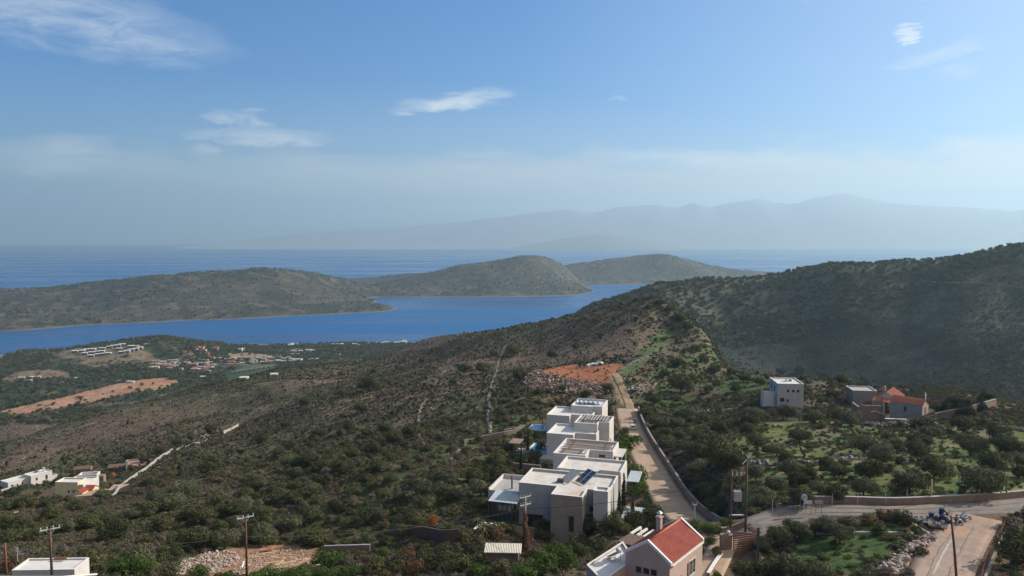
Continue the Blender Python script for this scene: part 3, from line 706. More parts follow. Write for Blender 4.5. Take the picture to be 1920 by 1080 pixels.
wall_line('garden_wall', 'straight brown wall at the edge of the building site', [(608,1037),(650,1036),(694,1035)], 1.3, .3, M['stone_wall'], M['concrete'], cat='garden wall')
stone_row('field_wall', 'stone wall along the track down the left slope', [(0,972),(40,962),(80,951),(110,941)], 0.68, 0.30, keep=.8)
wall_line('retaining_wall', 'long pale retaining wall slanting up behind the yellow house', [(210,934),(232,910),(255,893),(275,880),(300,860),(323,845)], 1.0, .35, M['beige'], M['concrete'])
wall_line('retaining_wall', 'pale wall fragment far up the left slope', [(419,815),(432,808),(447,799)], 1.5, .4, M['beige'], M['concrete'])
wall_line('retaining_wall', 'thin wall top between the bushes on the left slope', [(330,845),(365,832),(395,822)], .6, .3, M['stone'])

# ------------------------------------------------------------------ the five white villas along the paved road
VY = R(-17)
def villa(label, A, z, floor=-8.5):
    return thing('flat_roof_villa', label, 'villa', (A[0], A[1], z), VY, 'white flat-roofed villas along the paved road'), floor
v, f = villa('nearest flat-roofed villa with solar panels on its roof', (1.3, 141.7), 193)
block(v, [(0,0),(7.5,0),(7.5,-4.6),(13.3,-4.6),(13.3,0),(17.5,0),(17.5,9.5),(0,9.5)], f, 0, M['render_grey'], M['roof_screed'])
b = MB(); b.box(7.49, 13.31, -4.7, -4.603, f - 1.2, .42); b.box(7.4, 7.497, -4.7, -.004, f - 1.2, .42); b.build('front_cladding', M['render_taupe'], v)
block(v, [(14.9,-2.6),(17.55,-2.6),(17.55,-.06),(14.9,-.06)], f, .9, M['render_white'], M['roof_screed'], ph=.3)
window(v, (11.3,-4.7,-4.6), FRONT, .8, 2.6, mull=0); window(v, (14.1,0,-3.2), FRONT, .7, .8, mull=0)
window(v, (3.0,0,-6.6), FRONT, 3.4, 2.2, mull=2); window(v, (17.55,4,-5.5), RIGHT, 1.2, 1.3)
def solar_heater(label, loc, rz, w=2.2, l=2.2, tilt=R(38), panel='solar', tank=True, n=2):
    t = thing('solar_water_heater', label, 'solar heater', loc, rz, 'solar water heaters on the flat roofs')
    for k in range(n):
        b = MB(); c = ((k - (n-1)/2) * (w + .15), 0, l/2 * math.sin(tilt) + .15); b.obox(c, (w, l, .09), 0, tilt)
        p = b.build('collector', M[panel], t)
        fr = MB(); 
        for s in (-1, 1):
            m = Matrix.Translation(c) @ Matrix.Rotation(tilt, 4, 'X'); fr.M = m
            fr.box(-w/2, w/2, s * l/2 - .04, s * l/2 + .04, .05, .09); fr.box(s * w/2 - .04, s * w/2 + .04, -l/2 + .05, l/2 - .05, .05, .085)
            fr.box(-w/2+.05, w/2-.05, s * l * .17 - .02, s * l * .17 + .02, .052, .08)
        fr.build('collector_frame', M['metal_white'], p)
    b = MB(); yb = l/2 * math.cos(tilt)
    for sx in (-1, 1):
        x = sx * (w * n / 2 - .1); b.tube([(x, yb, 0), (x, yb, l * math.sin(tilt) + .1)], .03, 5); b.tube([(x, -yb, .02), (x, yb, .05)], .03, 5)
    b.build('stand', M['metal_white'], t)
    if tank:
        b = MB(); z = l * math.sin(tilt) + .45; hw = w * n / 2 - .3
        b.tube([(-hw - .06, yb + .1, z), (-hw, yb + .1, z), (hw, yb + .1, z), (hw + .06, yb + .1, z)], [.18, .28, .28, .18], 14); b.build('tank', M['metal_white'], t, True)
    return t
def onv(A, z, p):     # villa frame -> world
    c, s = math.cos(VY), math.sin(VY); return (A[0] + p[0]*c - p[1]*s, A[1] + p[0]*s + p[1]*c, z + p[2])
A1 = (1.3, 141.7)
solar_heater('blue panel solar heater on the nearest villa roof', onv(A1, 193, (12.0, 5.0, .02)), R(-60), 1.35, 3.6, R(32), n=2, tank=False)
solar_heater('pale back side of a tilted solar panel frame on the nearest villa roof', onv(A1, 193, (9.0, 4.6, .02)), R(-60), 1.2, 3.4, R(32), 'cream', False, 2)
t = thing('air_conditioner', 'rooftop machine with a coiled hose beside the pale solar frame', 'roof machine', onv(A1, 193, (7.3, 3.7, .02)), VY)
b = MB(); b.box(-.6,.6,-.35,.35,0,.7); b.build('housing', M['metal_dark'], t); b = MB(); b.tube([(-.6+.3*math.cos(a), .5*math.sin(a), .08) for a in np.linspace(0, 6.2, 14)], .06, 5); b.build('hose', M['metal_dark'], t)
v, f = villa('second villa, wide plain pale roof with no equipment', onv((12.0,162.6), 0, (0,-8.9,0))[:2], 192)
block(v, [(0,0),(8.6,0),(8.6,.6),(13.1,.6),(13.1,9),(0,9)], f, 0, M['render_white'], M['roof_screed'])
b = MB(); b.box(8.7,13.0,.25,.5,-.2,.75); b.build('parapet', M['render_white'], v)
window(v, (13.1,4,-3), RIGHT, 1.4, 1.3); window(v, (3,0,-4), FRONT, 1.2, 1.2)
def pergola_slats(parent, x0, x1, y0, y1, z, n, mat, along='x', zj=.0):
    b = MB()
    for k in range(n):
        t_ = (k + .5) / n
        if along == 'x': y = y0 + (y1-y0)*t_; b.obox(((x0+x1)/2 + random.uniform(-.3,.3), y, z + random.uniform(0, zj)), (x1-x0 + random.uniform(-.8,.3), (y1-y0)/n*.42, .07), random.uniform(-.02,.02), random.uniform(-.1,.1))
        else: x = x0 + (x1-x0)*t_; b.obox((x, (y0+y1)/2, z + random.uniform(0, zj)), ((x1-x0)/n*.45, y1-y0, .07), random.uniform(-.02,.02))
    for s in (.15, .85):
        if along == 'x': xx = x0+(x1-x0)*s; b.box(xx-.05, xx+.05, y0, y1, z-.22, z-.08)
        else: yy = y0+(y1-y0)*s; b.box(x0, x1, yy-.05, yy+.05, z-.22, z-.08)
    return b.build('roof_slats', mat, parent)
v, f = villa('third villa, dark wooden slats laid across its whole roof', (9.4,170.2), 190.5)
block(v, [(0,0),(7.5,0),(7.5,5),(12.9,5),(12.9,13.4),(0,13.4)], f, 0, M['render_white'], M['roof_white'])
pergola_slats(v, .8, 12.0, 5.6, 12.8, .36, 9, M['wood_dark'], 'x', .05); pergola_slats(v, .8, 6.6, .9, 5.2, .36, 5, M['wood_dark'], 'x', .05)
window(v, (10.4,5,-.75), FRONT, 1.3, .5, mull=0); window(v, (12.9,8,-3.2), RIGHT, 1.0, 2.2); window(v, (4,0,-3.5), FRONT, 1.0, 1.0, mull=0)
b = MB(); b.box(12.95,14.9,6,13,-1.1,-.9); b.build('canopy', M['render_white'], v)
for y_ in (6.1, 12.6): MB().box(14.6,14.8,y_,y_+.2,f,-1.1).build('canopy_post', M['render_white'], v)
v, f = villa('fourth villa, low roof in front and a rear upper storey covered with broken slats', (9.1,195.6), 188.5)
block(v, [(0,0),(7.1,0),(7.1,2.4),(12.7,2.4),(12.7,6.3),(5.9,6.3),(5.9,10.9),(0,10.9)], f, 0, M['render_white'], M['roof_white'])
block(v, [(5.95,6.35),(12.2,6.35),(12.2,8.9),(15,8.9),(15,16.2),(5.95,16.2)], f, 1.7, M['render_white'], M['roof_white'])
pergola_slats(v, 6.7, 14.3, 9.3, 15.6, 2.1, 12, M['wood_dark'], 'x', .25); pergola_slats(v, 6.9, 14.2, 9.4, 15.5, 2.34, 9, M['concrete'], 'y', .2)
window(v, (15,11,-3), RIGHT, .8, .8, mull=0); window(v, (12.7,4,-2.6), RIGHT, .6, 1.8, mull=0)
v, f = villa('farthest villa at the end of the row, upper roof stacked with tilted grey panels', (10.3,222.8), 187)
block(v, [(0,0),(7,0),(7,2.3),(13.2,2.3),(13.2,7.7),(5.7,7.7),(5.7,12),(0,12)], f, 0, M['render_white'], M['roof_white'])
block(v, [(5.75,7.75),(12.3,7.75),(12.3,8.4),(15.2,8.4),(15.2,18.3),(5.75,18.3)], f, 1.5, M['render_white'], M['roof_white'])
window(v, (5.4,0,-2.6), FRONT, .7, .9, mull=0); window(v, (15.2,10,-3.6), RIGHT, .9, 1.6, mull=0)
for k in range(5):
    t = tag(MB().obox((0,0,0), (.8, 4.6, .07), 0, R(14), R(28)).build('solar_module', M['solar']), 'tilted dark panel in the row on the farthest villa roof', 'solar panel', 'dark panels on the farthest villa roof')
    t.location = onv((10.3,222.8), 187, (7.2 + k * 1.35, 13.3 + k * .2, 2.15)); t.rotation_euler = (0, 0, VY + R(32))
# lean-to glass room, carports, pavilion, pools
def metal_roof(mb, x0, x1, y0, y1, za, zb, step=.28):
    n = int((x1 - x0) / step)
    for k in range(n):
        x = x0 + (x1-x0) * (k + .5) / n
        mb.add([(x-step*.5,y0,za),(x-step*.15,y0,za+.07),(x+step*.15,y0,za+.07),(x+step*.5,y0,za),(x-step*.5,y1,zb),(x-step*.15,y1,zb+.07),(x+step*.15,y1,zb+.07),(x+step*.5,y1,zb)],
               [(0,1,5,4),(1,2,6,5),(2,3,7,6)])
    mb.box(x0, x1, y0, y1, min(za,zb)-.12, min(za,zb)-.02) if abs(za-zb) < .05 else mb.add([(x0,y0,za-.06),(x1,y0,za-.06),(x1,y1,zb-.06),(x0,y1,zb-.06)], [(3,2,1,0)])
def lean_to(label, A, z, w, d, drop, name='glass_veranda', cat='veranda', glaz=True, mat='metal_roof', group=None, rise=.5):
    t = thing(name, label, cat, (A[0], A[1], z), VY, group)
    b = MB(); metal_roof(b, 0, w, 0, d, 0, rise); b.build('roof', M[mat], t)
    for x in np.linspace(.1, w - .1, 3 if not glaz else 7): MB().box(x-.06, x+.06, .05, .17, -drop, -.13).build('post', M['metal_dark'], t)
    if glaz:
        b = MB(); b.box(.1, w-.1, .2, .24, -drop, -.15); b.build('glazing', M['glass'], t)
        b = MB(); b.box(.05, .12, .25, d, -drop, -.1); b.build('side_wall', M['render_taupe'], t)
    else:
        for x in (.1, w-.1): MB().box(x-.06, x+.06, d-.2, d-.08, -drop, rise-.15).build('post', M['metal_dark'], t)
    return t
lean_to('glass-fronted veranda with grey corrugated roof beside the nearest villa', (-4.6, 139.6), 190.6, 5.7, 5.2, 3.4)
lean_to('grey slatted carport roof right of the nearest villa behind dark trees', (19.6, 134.0), 189.2, 4.6, 5.6, 3.4, 'carport', 'carport', False, group='grey metal carports by the paved road')
lean_to('small grey carport roof beside the second villa at the road', (24.4, 158.5), 188.2, 2.6, 6.0, 3.4, 'carport', 'carport', False, group='grey metal carports by the paved road')
lean_to('flat-roofed dark pool pavilion left of the fourth villa', (-1.0, 196.0), 186.2, 3.0, 4.5, 4.2, 'pool_pavilion', 'pavilion', False, 'stone_wall', rise=.1)
t = thing('patio', 'white-walled patio terrace behind the glass veranda', 'patio', (-4.5, 150.0, 188.8), VY)
b = MB(); b.box(0, 8.0, 0, 9.5, -3, 0); b.build('floor_slab', M['concrete'], t)
b = MB(); b.box(-.25, 0, -.2, 9.6, -3, .8); b.box(0, 8.2, -.25, 0, -3, .5); b.box(0, 8.2, 9.5, 9.75, -3, .8); b.build('low_wall', M['render_white'], t)
MB().box(3.6, 3.9, 3.0, 3.3, 0, 2.6).build('post', M['wood_dark'], t)
def pool(label, px, py, w, d, rz=VY, dz=.5):
    p = hit(px, py); t = thing('swimming_pool', label, 'swimming pool', (p[0], p[1], p[2] + dz), rz, 'swimming pools in the villa gardens')
    b = MB(); b.box(0, w, 0, d, -3.5, -.12); b.build('water', M['pool'], t)
    b = MB(); b.box(-.4, 0, -.4, d+.4, -3.5, .05); b.box(w, w+.4, -.4, d+.4, -3.5, .05); b.box(0, w, -.4, 0, -3.5, .05); b.box(0, w, d, d+.4, -3.5, .05); b.build('rim', M['coping'], t); return t
pool('bright blue pool left of the farthest villa', 992, 806, 6, 5)
pool('blue pool in the shade left of the third villa', 990, 848, 5.5, 7)
pool('blue pool corner below the leafy plants left of the nearest villa', 893, 996, 2.4, 2.8)
for i, (px, py, w_, d_, z_, lb) in enumerate([(962,880,7,.5,1.6,'low dark garden wall between the third villa and the patio'),(1012,868,4,5,1.2,'grey terrace slab wedged left of the third villa'),(965,852,2.2,3.0,1.0,'white garden podium near the shaded pool')]):
    o = tag(MB().box(0, w_, 0, d_, -2, z_).build('terrace_block', (M['stone_wall'], M['concrete'], M['render_white'])[i]), lb, 'terrace')
    o.location = hit(px, py); o.rotation_euler = (0, 0, VY)

# ------------------------------------------------------------------ pink house with the red tiled roof
PY = math.atan2(-6.6, 6.6)          # local +y runs along the ridge
ang = math.atan2(21.0 - 15.4, 90.2 - 82.9)     # heading of the ridge, clockwise from +y
ph = thing('tiled_roof_house', 'pink house with bright red tiled gable roof at the bottom of the view', 'house', (15.2, 82.9, 200.4), -ang)
HW, LN, EZ, RZ = 2.75, 8.8, 3.75, 5.45; BZ = -3.5
b = MB(); b.add([(-HW,0,BZ),(HW,0,BZ),(HW,0,EZ),(0,0,RZ),(-HW,0,EZ),(-HW,LN,BZ),(HW,LN,BZ),(HW,LN,EZ),(0,LN,RZ),(-HW,LN,EZ)],
    [(0,1,2,3,4),(9,8,7,6,5),(1,6,7,2),(5,0,4,9),(0,5,6,1)]); b.build('wall', M['pink'], ph)
def tiles(parent, x_e, x_r, z_e, z_r, y0, y1, mat, pitch_=.36, name='roof'):
    n = int((y1 - y0) / pitch_) ; k = 6; V = []; F = []
    L = math.hypot(x_e - x_r, z_e - z_r); nx = abs(z_e - z_r) / L * (1 if x_e > x_r else -1); nz = abs(x_e - x_r) / L
    m = 14; ys = np.linspace(y0, y1, n * k + 1)
    for j in range(m + 1):
        t_ = j / m; lift = .035 * (1 - (t_ * m % 1)); x = x_e + (x_r - x_e) * t_; z = z_e + (z_r - z_e) * t_
        for i, y in enumerate(ys):
            h = .10 * abs(math.cos(math.pi * (y - y0) / (y1 - y0) * n)) + .05 + (.02 if j % 2 else 0); V.append((x + nx * h * (1 if x_e > x_r else 1), y, z + nz * h))
    nc = len(ys)
    for j in range(m):
        for i in range(nc - 1): F.append((j*nc+i, j*nc+i+1, (j+1)*nc+i+1, (j+1)*nc+i))
    mb = MB(); mb.add(V, F); return mb.build(name, mat, parent, True)
tiles(ph, HW + .18, 0, EZ - .1, RZ + .03, .28, LN - .28, M['tile_red']); tiles(ph, -HW - .18, 0, EZ - .1, RZ + .03, .28, LN - .28, M['tile_red'])
b = MB(); b.tube([(0, .28, RZ + .14), (0, LN - .28, RZ + .14)], .13, 8); b.build('ridge_tiles', M['tile_orange'], ph, True)
for y in (-.02, LN - .26):
    b = MB()
    for s in (-1, 1): b.add([(s*(HW+.2), y, EZ - .25), (s*(HW+.2), y + .28, EZ - .25), (s*(HW+.2), y + .28, EZ + .12), (s*(HW+.2), y, EZ + .12), (0, y, RZ + .02), (0, y + .28, RZ + .02), (0, y + .28, RZ + .36), (0, y, RZ + .36)],
                            [(0,1,2,3),(3,2,6,7),(0,3,7,4),(1,5,6,2),(0,4,5,1)])
    b.build('gable_coping', M['coping'], ph)
b = MB(); b.box(HW + .02, HW + .3, .3, LN - .3, EZ - .34, EZ - .2); b.build('gutter', M['coping'], ph)
b = MB(); b.box(-1.75, -1.2, 5.6, 6.15, 3.6, 6.3); b.box(-1.85, -1.1, 5.5, 6.25, 6.3, 6.42); ch = b.build('chimney', M['pink'], ph)
b = MB(); b.tube([(-1.48, 5.88, 6.42), (-1.48, 5.88, 6.8)], .14, 8); b.add([(-1.8,5.6,6.8),(-1.15,5.6,6.8),(-1.15,6.2,6.8),(-1.8,6.2,6.8),(-1.48,5.88,7.15)], [(0,1,4),(1,2,4),(2,3,4),(3,0,4),(3,2,1,0)]); b.build('cowl', M['metal_white'], ch)
for x in (-1.05, -.1, .85): window(ph, (x, 0, 2.2 + .08 * x), FRONT, .52, .5, mull=1)
window(ph, (HW, 6.0, 1.35), RIGHT, 1.5, 1.7, 'frame_white', mull=1); window(ph, (HW, 2.6, .6), RIGHT, .7, 1.5, 'wood_dark', mull=0)
for x, w_ in ((4.9, .55),):
    b = MB(); b.box(HW + .02, HW + .07, x - w_/2, x + w_/2, .45, 2.2); b.build('shutter', M['wood_dark'], ph)
an = thing('flat_roof_annex', 'flat grey-roofed annex with a solar tank against the pink house', 'annex', (9.5, 85.9, 202.3), -ang)
block(an, [(0,0),(5.4,-4.0),(5.4+.0,3.4),(0,6.9)] if False else [(0,-1.5),(3.6,-4.0),(3.6,3.2),(0,6.9)], -6, 0, M['pink'], M['roof_white'], ph=.22, t=.18)
hs = solar_heater('silver solar water tank on the flat annex of the pink house', (12.0, 86.6, 202.32), R(-150), 1.0, 1.7, R(35), n=1, panel='metal_dark')
t = thing('pergola', 'pale beam pergola with brown decking behind the pink house', 'pergola', (14.3, 90.6, 202.5), -ang)
b = MB(); b.box(-1.6, 1.2, 0, 3.2, -.1, 0); b.build('decking', M['wood_dark'], t)
for x in (-1.5, -.6, .3, 1.1): MB().box(x-.12, x+.12, 3.25, 6.0, -.2, .05).build('beam', M['coping'], t)
for x in (-1.4, 1.0):
    for y in (.2, 5.8): MB().box(x-.1, x+.1, y-.1, y+.1, -5, -.21).build('post', M['coping'], t)
# ------------------------------------------------------------------ the smaller houses
def simple_house(name, label, cat, loc, rz, w, d, h, wall, roof, wins=(), group=None, ph=.3, below=4, cop=True):
    t = thing(name, label, cat, loc, rz, group); block(t, [(0,0),(w,0),(w,d),(0,d)], -below, h, wall, roof, ph=ph, t=.2, coping=cop)
    for (side, p, z, ww, hh) in wins:
        pos, a = {'F': ((p, 0, z), FRONT), 'R': ((w, p, z), RIGHT), 'L': ((0, p, z), LEFT)}[side]
        window(t, pos, a, ww, hh, mull=0 if ww < .9 else 1)
    return t
_q = at(1458, 721, 240)
wh = simple_house('two_storey_house', 'lone white two-storey house with three small windows in a row on the right slope', 'house', (_q[0], _q[1], _q[2] - 5.9), R(-6), 8.1, 11.0, 5.9, M['render_grey'], M['roof_white'],
    [('F',3.3,3.9,.55,.7),('F',4.9,3.9,.55,.7),('F',6.4,3.9,.55,.7),('F',1.5,1.0,1.1,1.1),('F',3.2,.8,.5,.5),('L',7.5,4.2,.9,1.6),('L',3.4,4.0,.6,1.6)])
b = MB(); b.box(-4.0, -.02, 1.5, 5.5, -3, 2.7); b.box(-4.0, -3.8, 1.5, 5.5, 2.7, 3.2); b.box(-3.8, -.02, 1.5, 1.7, 2.7, 3.2); b.build('balcony', M['render_white'], wh)
t = thing('air_conditioner', 'grey rooftop units on the lone white house', 'roof machine', (_q[0] + 4.2, _q[1] + 5.0, _q[2]), R(-6)); b = MB(); b.box(0,.9,0,.5,0,.8); b.build('housing', M['metal_white'], t); b = MB(); b.box(1.4,2.2,.6,1.0,0,.6); b.tube([(-1.2,.2,.1),(-.2,.6,.1),(1.2,-.1,.1)], .05, 5); b.build('pipes', M['metal_dark'], t)
ct = simple_house('flat_roof_outbuilding', 'plain flat-roofed grey-brown outbuilding left of the orange-tiled house', 'outbuilding', (113.6, 249.5, 184.6), R(-8), 7.6, 8.0, 4.4, M['stone_dark'], M['concrete'])
# orange tiled L house + chapel
def gable(parent, w, d, eh, rh, wall, roof, below=3, name='roof', over=.25, axis='y', off=(0,0,0)):
    g = MB(); g.M = Matrix.Translation(off) @ (Matrix.Identity(4) if axis == 'y' else Matrix.Rotation(-math.pi/2, 4, 'Z'))
    g.add([(-w/2,0,-below),(w/2,0,-below),(w/2,0,eh),(0,0,rh),(-w/2,0,eh),(-w/2,d,-below),(w/2,d,-below),(w/2,d,eh),(0,d,rh),(-w/2,d,eh)], [(0,1,2,3,4),(9,8,7,6,5),(1,6,7,2),(5,0,4,9),(0,5,6,1)]); g.build('wall', wall, parent)
    r_ = MB(); r_.M = g.M; sl = (rh-eh)/(w/2)
    n = max(6, int(d/.35))
    for s in (-1, 1):
        x0 = s*(w/2+over); z0 = eh - over*sl
        for k in range(n):
            ya = -over + (d+2*over)*k/n; yb = -over + (d+2*over)*(k+1)/n; ym = (ya+yb)/2
            r_.add([(x0,ya,z0+.04),(x0,ym,z0+.16),(x0,yb,z0+.04),(0,ya,rh+.04),(0,ym,rh+.16),(0,yb,rh+.04)], [(0,1,4,3),(1,2,5,4)])
    r_.build(name, roof, parent)
oh = thing('tiled_roof_house', 'white house with orange tiled hipped roof and porch beside the chapel', 'house', (112.0, 231.0, 187.9), R(-38))
gable(oh, 6.4, 9.5, 3.0, 5.0, M['render_white'], M['tile_orange'], off=(3.2,0,0))
b = MB(); b.add([(-.1,-3.0,2.5),(6.4,-3.0,2.5),(6.4,-.3,3.3),(-.1,-.3,3.3),(-.1,-3.0,2.35),(6.4,-3.0,2.35),(6.4,-.3,3.15),(-.1,-.3,3.15)], [(0,1,2,3),(7,6,5,4),(0,4,5,1),(1,5,6,2),(3,7,4,0)]); b.build('porch_roof', M['tile_orange'], oh)
for x in (.2, 3.2, 6.1): MB().box(x-.15, x+.15, -2.9, -2.6, -3, 2.34).build('porch_pillar', M['render_white'], oh)
window(oh, (0.0, 3.0, 1.6), LEFT, .9, 1.4, 'wood_dark'); window(oh, (0.0, 6.5, 1.6), LEFT, .9, 1.4, 'wood_dark'); door(oh, (3.2, 0, 0), FRONT, 1.0, 2.1)
b = MB(); b.box(1.0,1.6,6.5,7.1,3.6,5.6); b.build('chimney', M['beige'], oh)
ch = thing('chapel', 'small stone chapel with orange barrel-tiled roof and white cross', 'chapel', (116.4, 210.5, 190.2), R(42))
gable(ch, 4.6, 8.6, 3.0, 4.4, M['beige'], M['tile_orange'], off=(0,0,0))
b = MB(); b.tube([(0, .1, 4.4), (0, .1, 4.9)], .22, 6); b.box(-.09,.09,.02,.2,4.9,6.4); b.box(-.5,.5,.03,.19,5.6,5.8); b.build('cross', M['coping'], ch)
door(ch, (0, 0, 0), FRONT, 1.1, 2.2); window(ch, (-2.3, 4.5, 1.4), LEFT, .5, 1.3, mull=0)
# ruined walls before the church
p0 = hit(1612, 790); p1 = hit(1655, 792)
t = thing('ruined_building', 'roofless stone ruin with sloping broken walls before the chapel', 'ruin', (p0[0], p0[1], p0[2]), R(-10))
b = MB(); b.prism([(0,0),(7,0),(7,.6),(0,.6)], -2, .2); b.add([(0,0,.2),(.0,.6,.2),(0,0,5.2),(0,.6,5.2),(1.2,0,4.8),(1.2,.6,4.8),(3.0,0,2.9),(3.0,.6,2.9),(4.2,0,3.2),(4.2,.6,3.2),(7,0,2.2),(7,.6,2.2),(7,0,.2),(7,.6,.2)],
   [(0,12,10,8,6,4,2),(3,5,7,9,11,13,1),(2,4,5,3),(4,6,7,5),(6,8,9,7),(8,10,11,9),(10,12,13,11),(0,2,3,1)]); b.build('front_wall', M['stone_wall'], t)
b = MB(); b.box(-.6, -.01, 0, 7, -2, 4.2); b.build('side_wall', M['stone_wall'], t); b = MB(); b.box(0, 8, 6.5, 7, -2, 3.4); b.build('back_wall', M['stone_wall'], t)
t = tag(MB().box(0,8,0,.5,-2,1.1).build('courtyard_wall', M['stone_wall']), 'low courtyard wall with white top before the chapel', 'courtyard wall'); t.location = hit(1660, 793); t.rotation_euler = (0,0,R(-8)); MB().box(-.05,8.05,-.05,.55,1.104,1.2).build('coping', M['coping'], t)
# ------------------------------------------------------------------ houses on the left slope
simple_house('flat_roof_house', 'small white flat-roofed house at the left edge', 'house', (at(15,906.6,305)[0], 305, at(15,906.6,305)[2] - 4.6), R(62), 8.6, 5.6, 4.6, M['render_white'], M['roof_white'], [('F',1.6,3.0,.8,1.0),('F',3.6,3.0,.5,.8),('F',5.6,3.0,.5,.8)], 'white houses on the left slope').location.x
w2 = simple_house('flat_roof_house', 'white flat-roofed house with chimney, second from the left edge', 'house', (at(58,894,311)[0], 311, at(58,894,311)[2] - 5.2), R(62), 8.8, 5.4, 5.2, M['render_white'], M['roof_white'], [('F',6.4,3.4,.7,1.6),('F',2.3,3.6,.6,1.0)], 'white houses on the left slope')
b = MB(); b.box(6.5, 6.9, 2.2, 2.8, 5.2, 6.9); b.box(6.3, 7.1, 2.0, 3.0, 6.9, 7.05); b.build('chimney', M['render_white'], w2)
b = MB(); b.box(8.02, 11.2, .4, 4.6, -4, 2.6); b.box(8.02, 11.2, .4, .6, 2.6, 3.2); b.box(11.0, 11.2, .6, 4.6, 2.6, 3.2); b.build('lower_wing', M['render_white'], w2)
for (z_, x_, y_) in ((at(58,894,311)[2] + .1, at(58,894,311)[0] - 1.5, 316.0),): 
    t = thing('air_conditioner', 'dark rooftop units on the white house second from the left edge', 'roof machine', (x_, y_, z_ - .15), R(60)); b = MB(); b.box(0,1.2,0,.5,0,.7); b.build('housing', M['metal_dark'], t); b = MB(); b.box(1.7,2.5,.3,.7,0,.5); b.build('tank', M['metal_white'], t)
t = thing('patio_wall', 'low white garden wall curving before the house at the left edge', 'garden wall', (at(15,906.6,305)[0] + 1.0, 300.0, 137.0), R(62)); MB().box(-4, 6, -.2, .2, -3, 1.6).build('wall', M['render_white'], t)
yh = thing('yellow_house', 'yellow flat-roofed house with arched garage and red tiled porch', 'house', (at(103,902,254)[0], 254, 150.7), R(-3))
block(yh, [(0,0),(8.0,0),(8.0,5),(0,5)], -5, 5.6, M['yellow'], M['roof_white'], ph=.4, t=.3)
block(yh, [(8.3,.4),(9.6,.4),(9.6,9.5),(1.5,9.5),(1.5,5.05),(8.3,5.05)], -5, 4.6, M['render_white'], M['roof_white'], ph=.5, t=.25)
for x in (4.7, 6.5): window(yh, (x, 0, 2.8), FRONT, .45, .8, mull=0)
gable(yh, 4.0, 3.2, 3.2, 4.4, M['yellow'], M['tile_red'], off=(9.6, 2.2, 0), axis='x', below=5)
window(yh, (12.82, .1, 1.5), RIGHT, 1.4, 2.2, 'wood_dark', 'garage_door', 0, 'wood_pale')
block(yh, [(9.9,-1.6),(13.6,-1.6),(13.6,-.05),(9.9,-.05)], -5, 1.0, M['yellow'], M['tile_red'], ph=.1, t=.15)
t = thing('white_house', 'bright white rear building with dark side wall behind the yellow house', 'house', (at(146,896,278)[0], 278, at(146,896,278)[2] - 2.4), R(12))
block(t, [(0,0),(6.5,0),(6.5,4),(0,4)], -8, 2.4, M['render_white'], M['roof_white'], ph=.9, t=.3); window(t, (3,0,1.0), FRONT, 1.4, 1.0); MB().box(6.55,8.6,0.5,3.5,-8,2.4).build('side_wing', M['stone_wall'], t)
t = thing('terrace', 'walled dark terrace in front of the yellow house', 'terrace', (at(80,926,252)[0], 254, 149.6), R(-3)); MB().box(0, 8.5, -4, -.2, -6, .6).build('slab', M['stone_wall'], t); b = MB(); b.box(-.3, 8.5, -4.35, -4.02, -6, 1.2); b.box(-.35, -.02, -4, 9, -6, 1.2); b.build('low_wall', M['render_white'], t)
t = thing('driveway_slab', 'pale stepped driveway slab beside the yellow house', 'driveway', (at(147,934,250)[0], 248, at(147,934,248)[2]), R(10)); MB().box(0, 9, 0, 6.5, -5, .6).build('upper_slab', M['paving'], t); MB().box(-3.5, 3.0, -4.0, -.02, -5, -.6).build('lower_slab', M['paving'], t); MB().box(9.02, 14, 3.5, 9.5, -5, 1.0).build('planter_slab', M['paving'], t)
t = thing('red_tile_shed', 'tiny shed with red tiled roof below the yellow house', 'shed', (at(147,930,250)[0], 250, at(147,930,250)[2]), R(-3)); gable(t, 3.0, 3.0, 1.2, 2.1, M['yellow'], M['tile_red'])
t = thing('driveway_slab', 'reddish forecourt at the top of the slanting driveway', 'driveway', (*hit(258, 872)[:2], hit(258, 872)[2]), R(25)); MB().box(-4, 5, -3, 5, -3, .6).build('slab', surf('red_paving', (.45,.26,.2), None, .4), t); MB().box(-4.4, -3.4, -3, -2, -1, 3.2).build('gate_pillar', M['render_white'], t)
for (px, py, w_, d_, h_, lb) in [(140,885,7,4,2.4,'grey awning roof behind the yellow compound'),(205,880,7,5,2.0,'low grey-brown hut roof left of the reddish forecourt'),(240,873,11,5,2.6,'long dark hut roof right of the compound garden')]:
    p = hit(px, py); t = thing('garden_hut', lb, 'hut', p, R(15)); gable(t, d_, w_, h_*.7, h_, M['stone_wall'], M['wood_dark'], axis='x')
# bottom-left white roof and grey roof
wr = thing('flat_roof_house', 'house with wide white flat roof and satellite dish at the lower left', 'house', (*atz(22, 1069, 197.4)[:2], 192.0), R(2))
block(wr, [(0,0),(7.9,0),(7.9,3.6),(0,3.6)], -4, 5.2, M['render_white'], M['roof_white'], ph=.15, t=.2)
b = MB(); b.box(3.6, 5.2, 3.0, 3.3, 5.45, 5.6); b.build('roof_beam', M['rust'], wr)
sd = thing('satellite_dish', 'white satellite dish on the flat roof at the lower left', 'satellite dish', (*atz(40, 1047, 197.6)[:2], 197.5), 0)
b = MB(); vs = [(0,0,0)]; fs = []
for r_ in range(1, 4):
    for k in range(14): a = k*2*math.pi/14; rr = r_*.15; vs.append((rr*math.cos(a), -rr*rr*.5, rr*math.sin(a)))
for k in range(14): fs.append((0, 1+k, 1+(k+1) % 14))
for r_ in range(2):
    for k in range(14): a0 = 1+r_*14; fs.append((a0+k, a0+14+k, a0+14+(k+1) % 14, a0+(k+1) % 14))
b.M = Matrix.Translation((0,0,.9)) @ Matrix.Rotation(R(25), 4, 'X'); b.add(vs, fs); b.build('dish', M['metal_white'], sd)
MB().tube([(0,.1,0),(0,.05,.9)], .035, 5).build('mast', M['metal_dark'], sd)
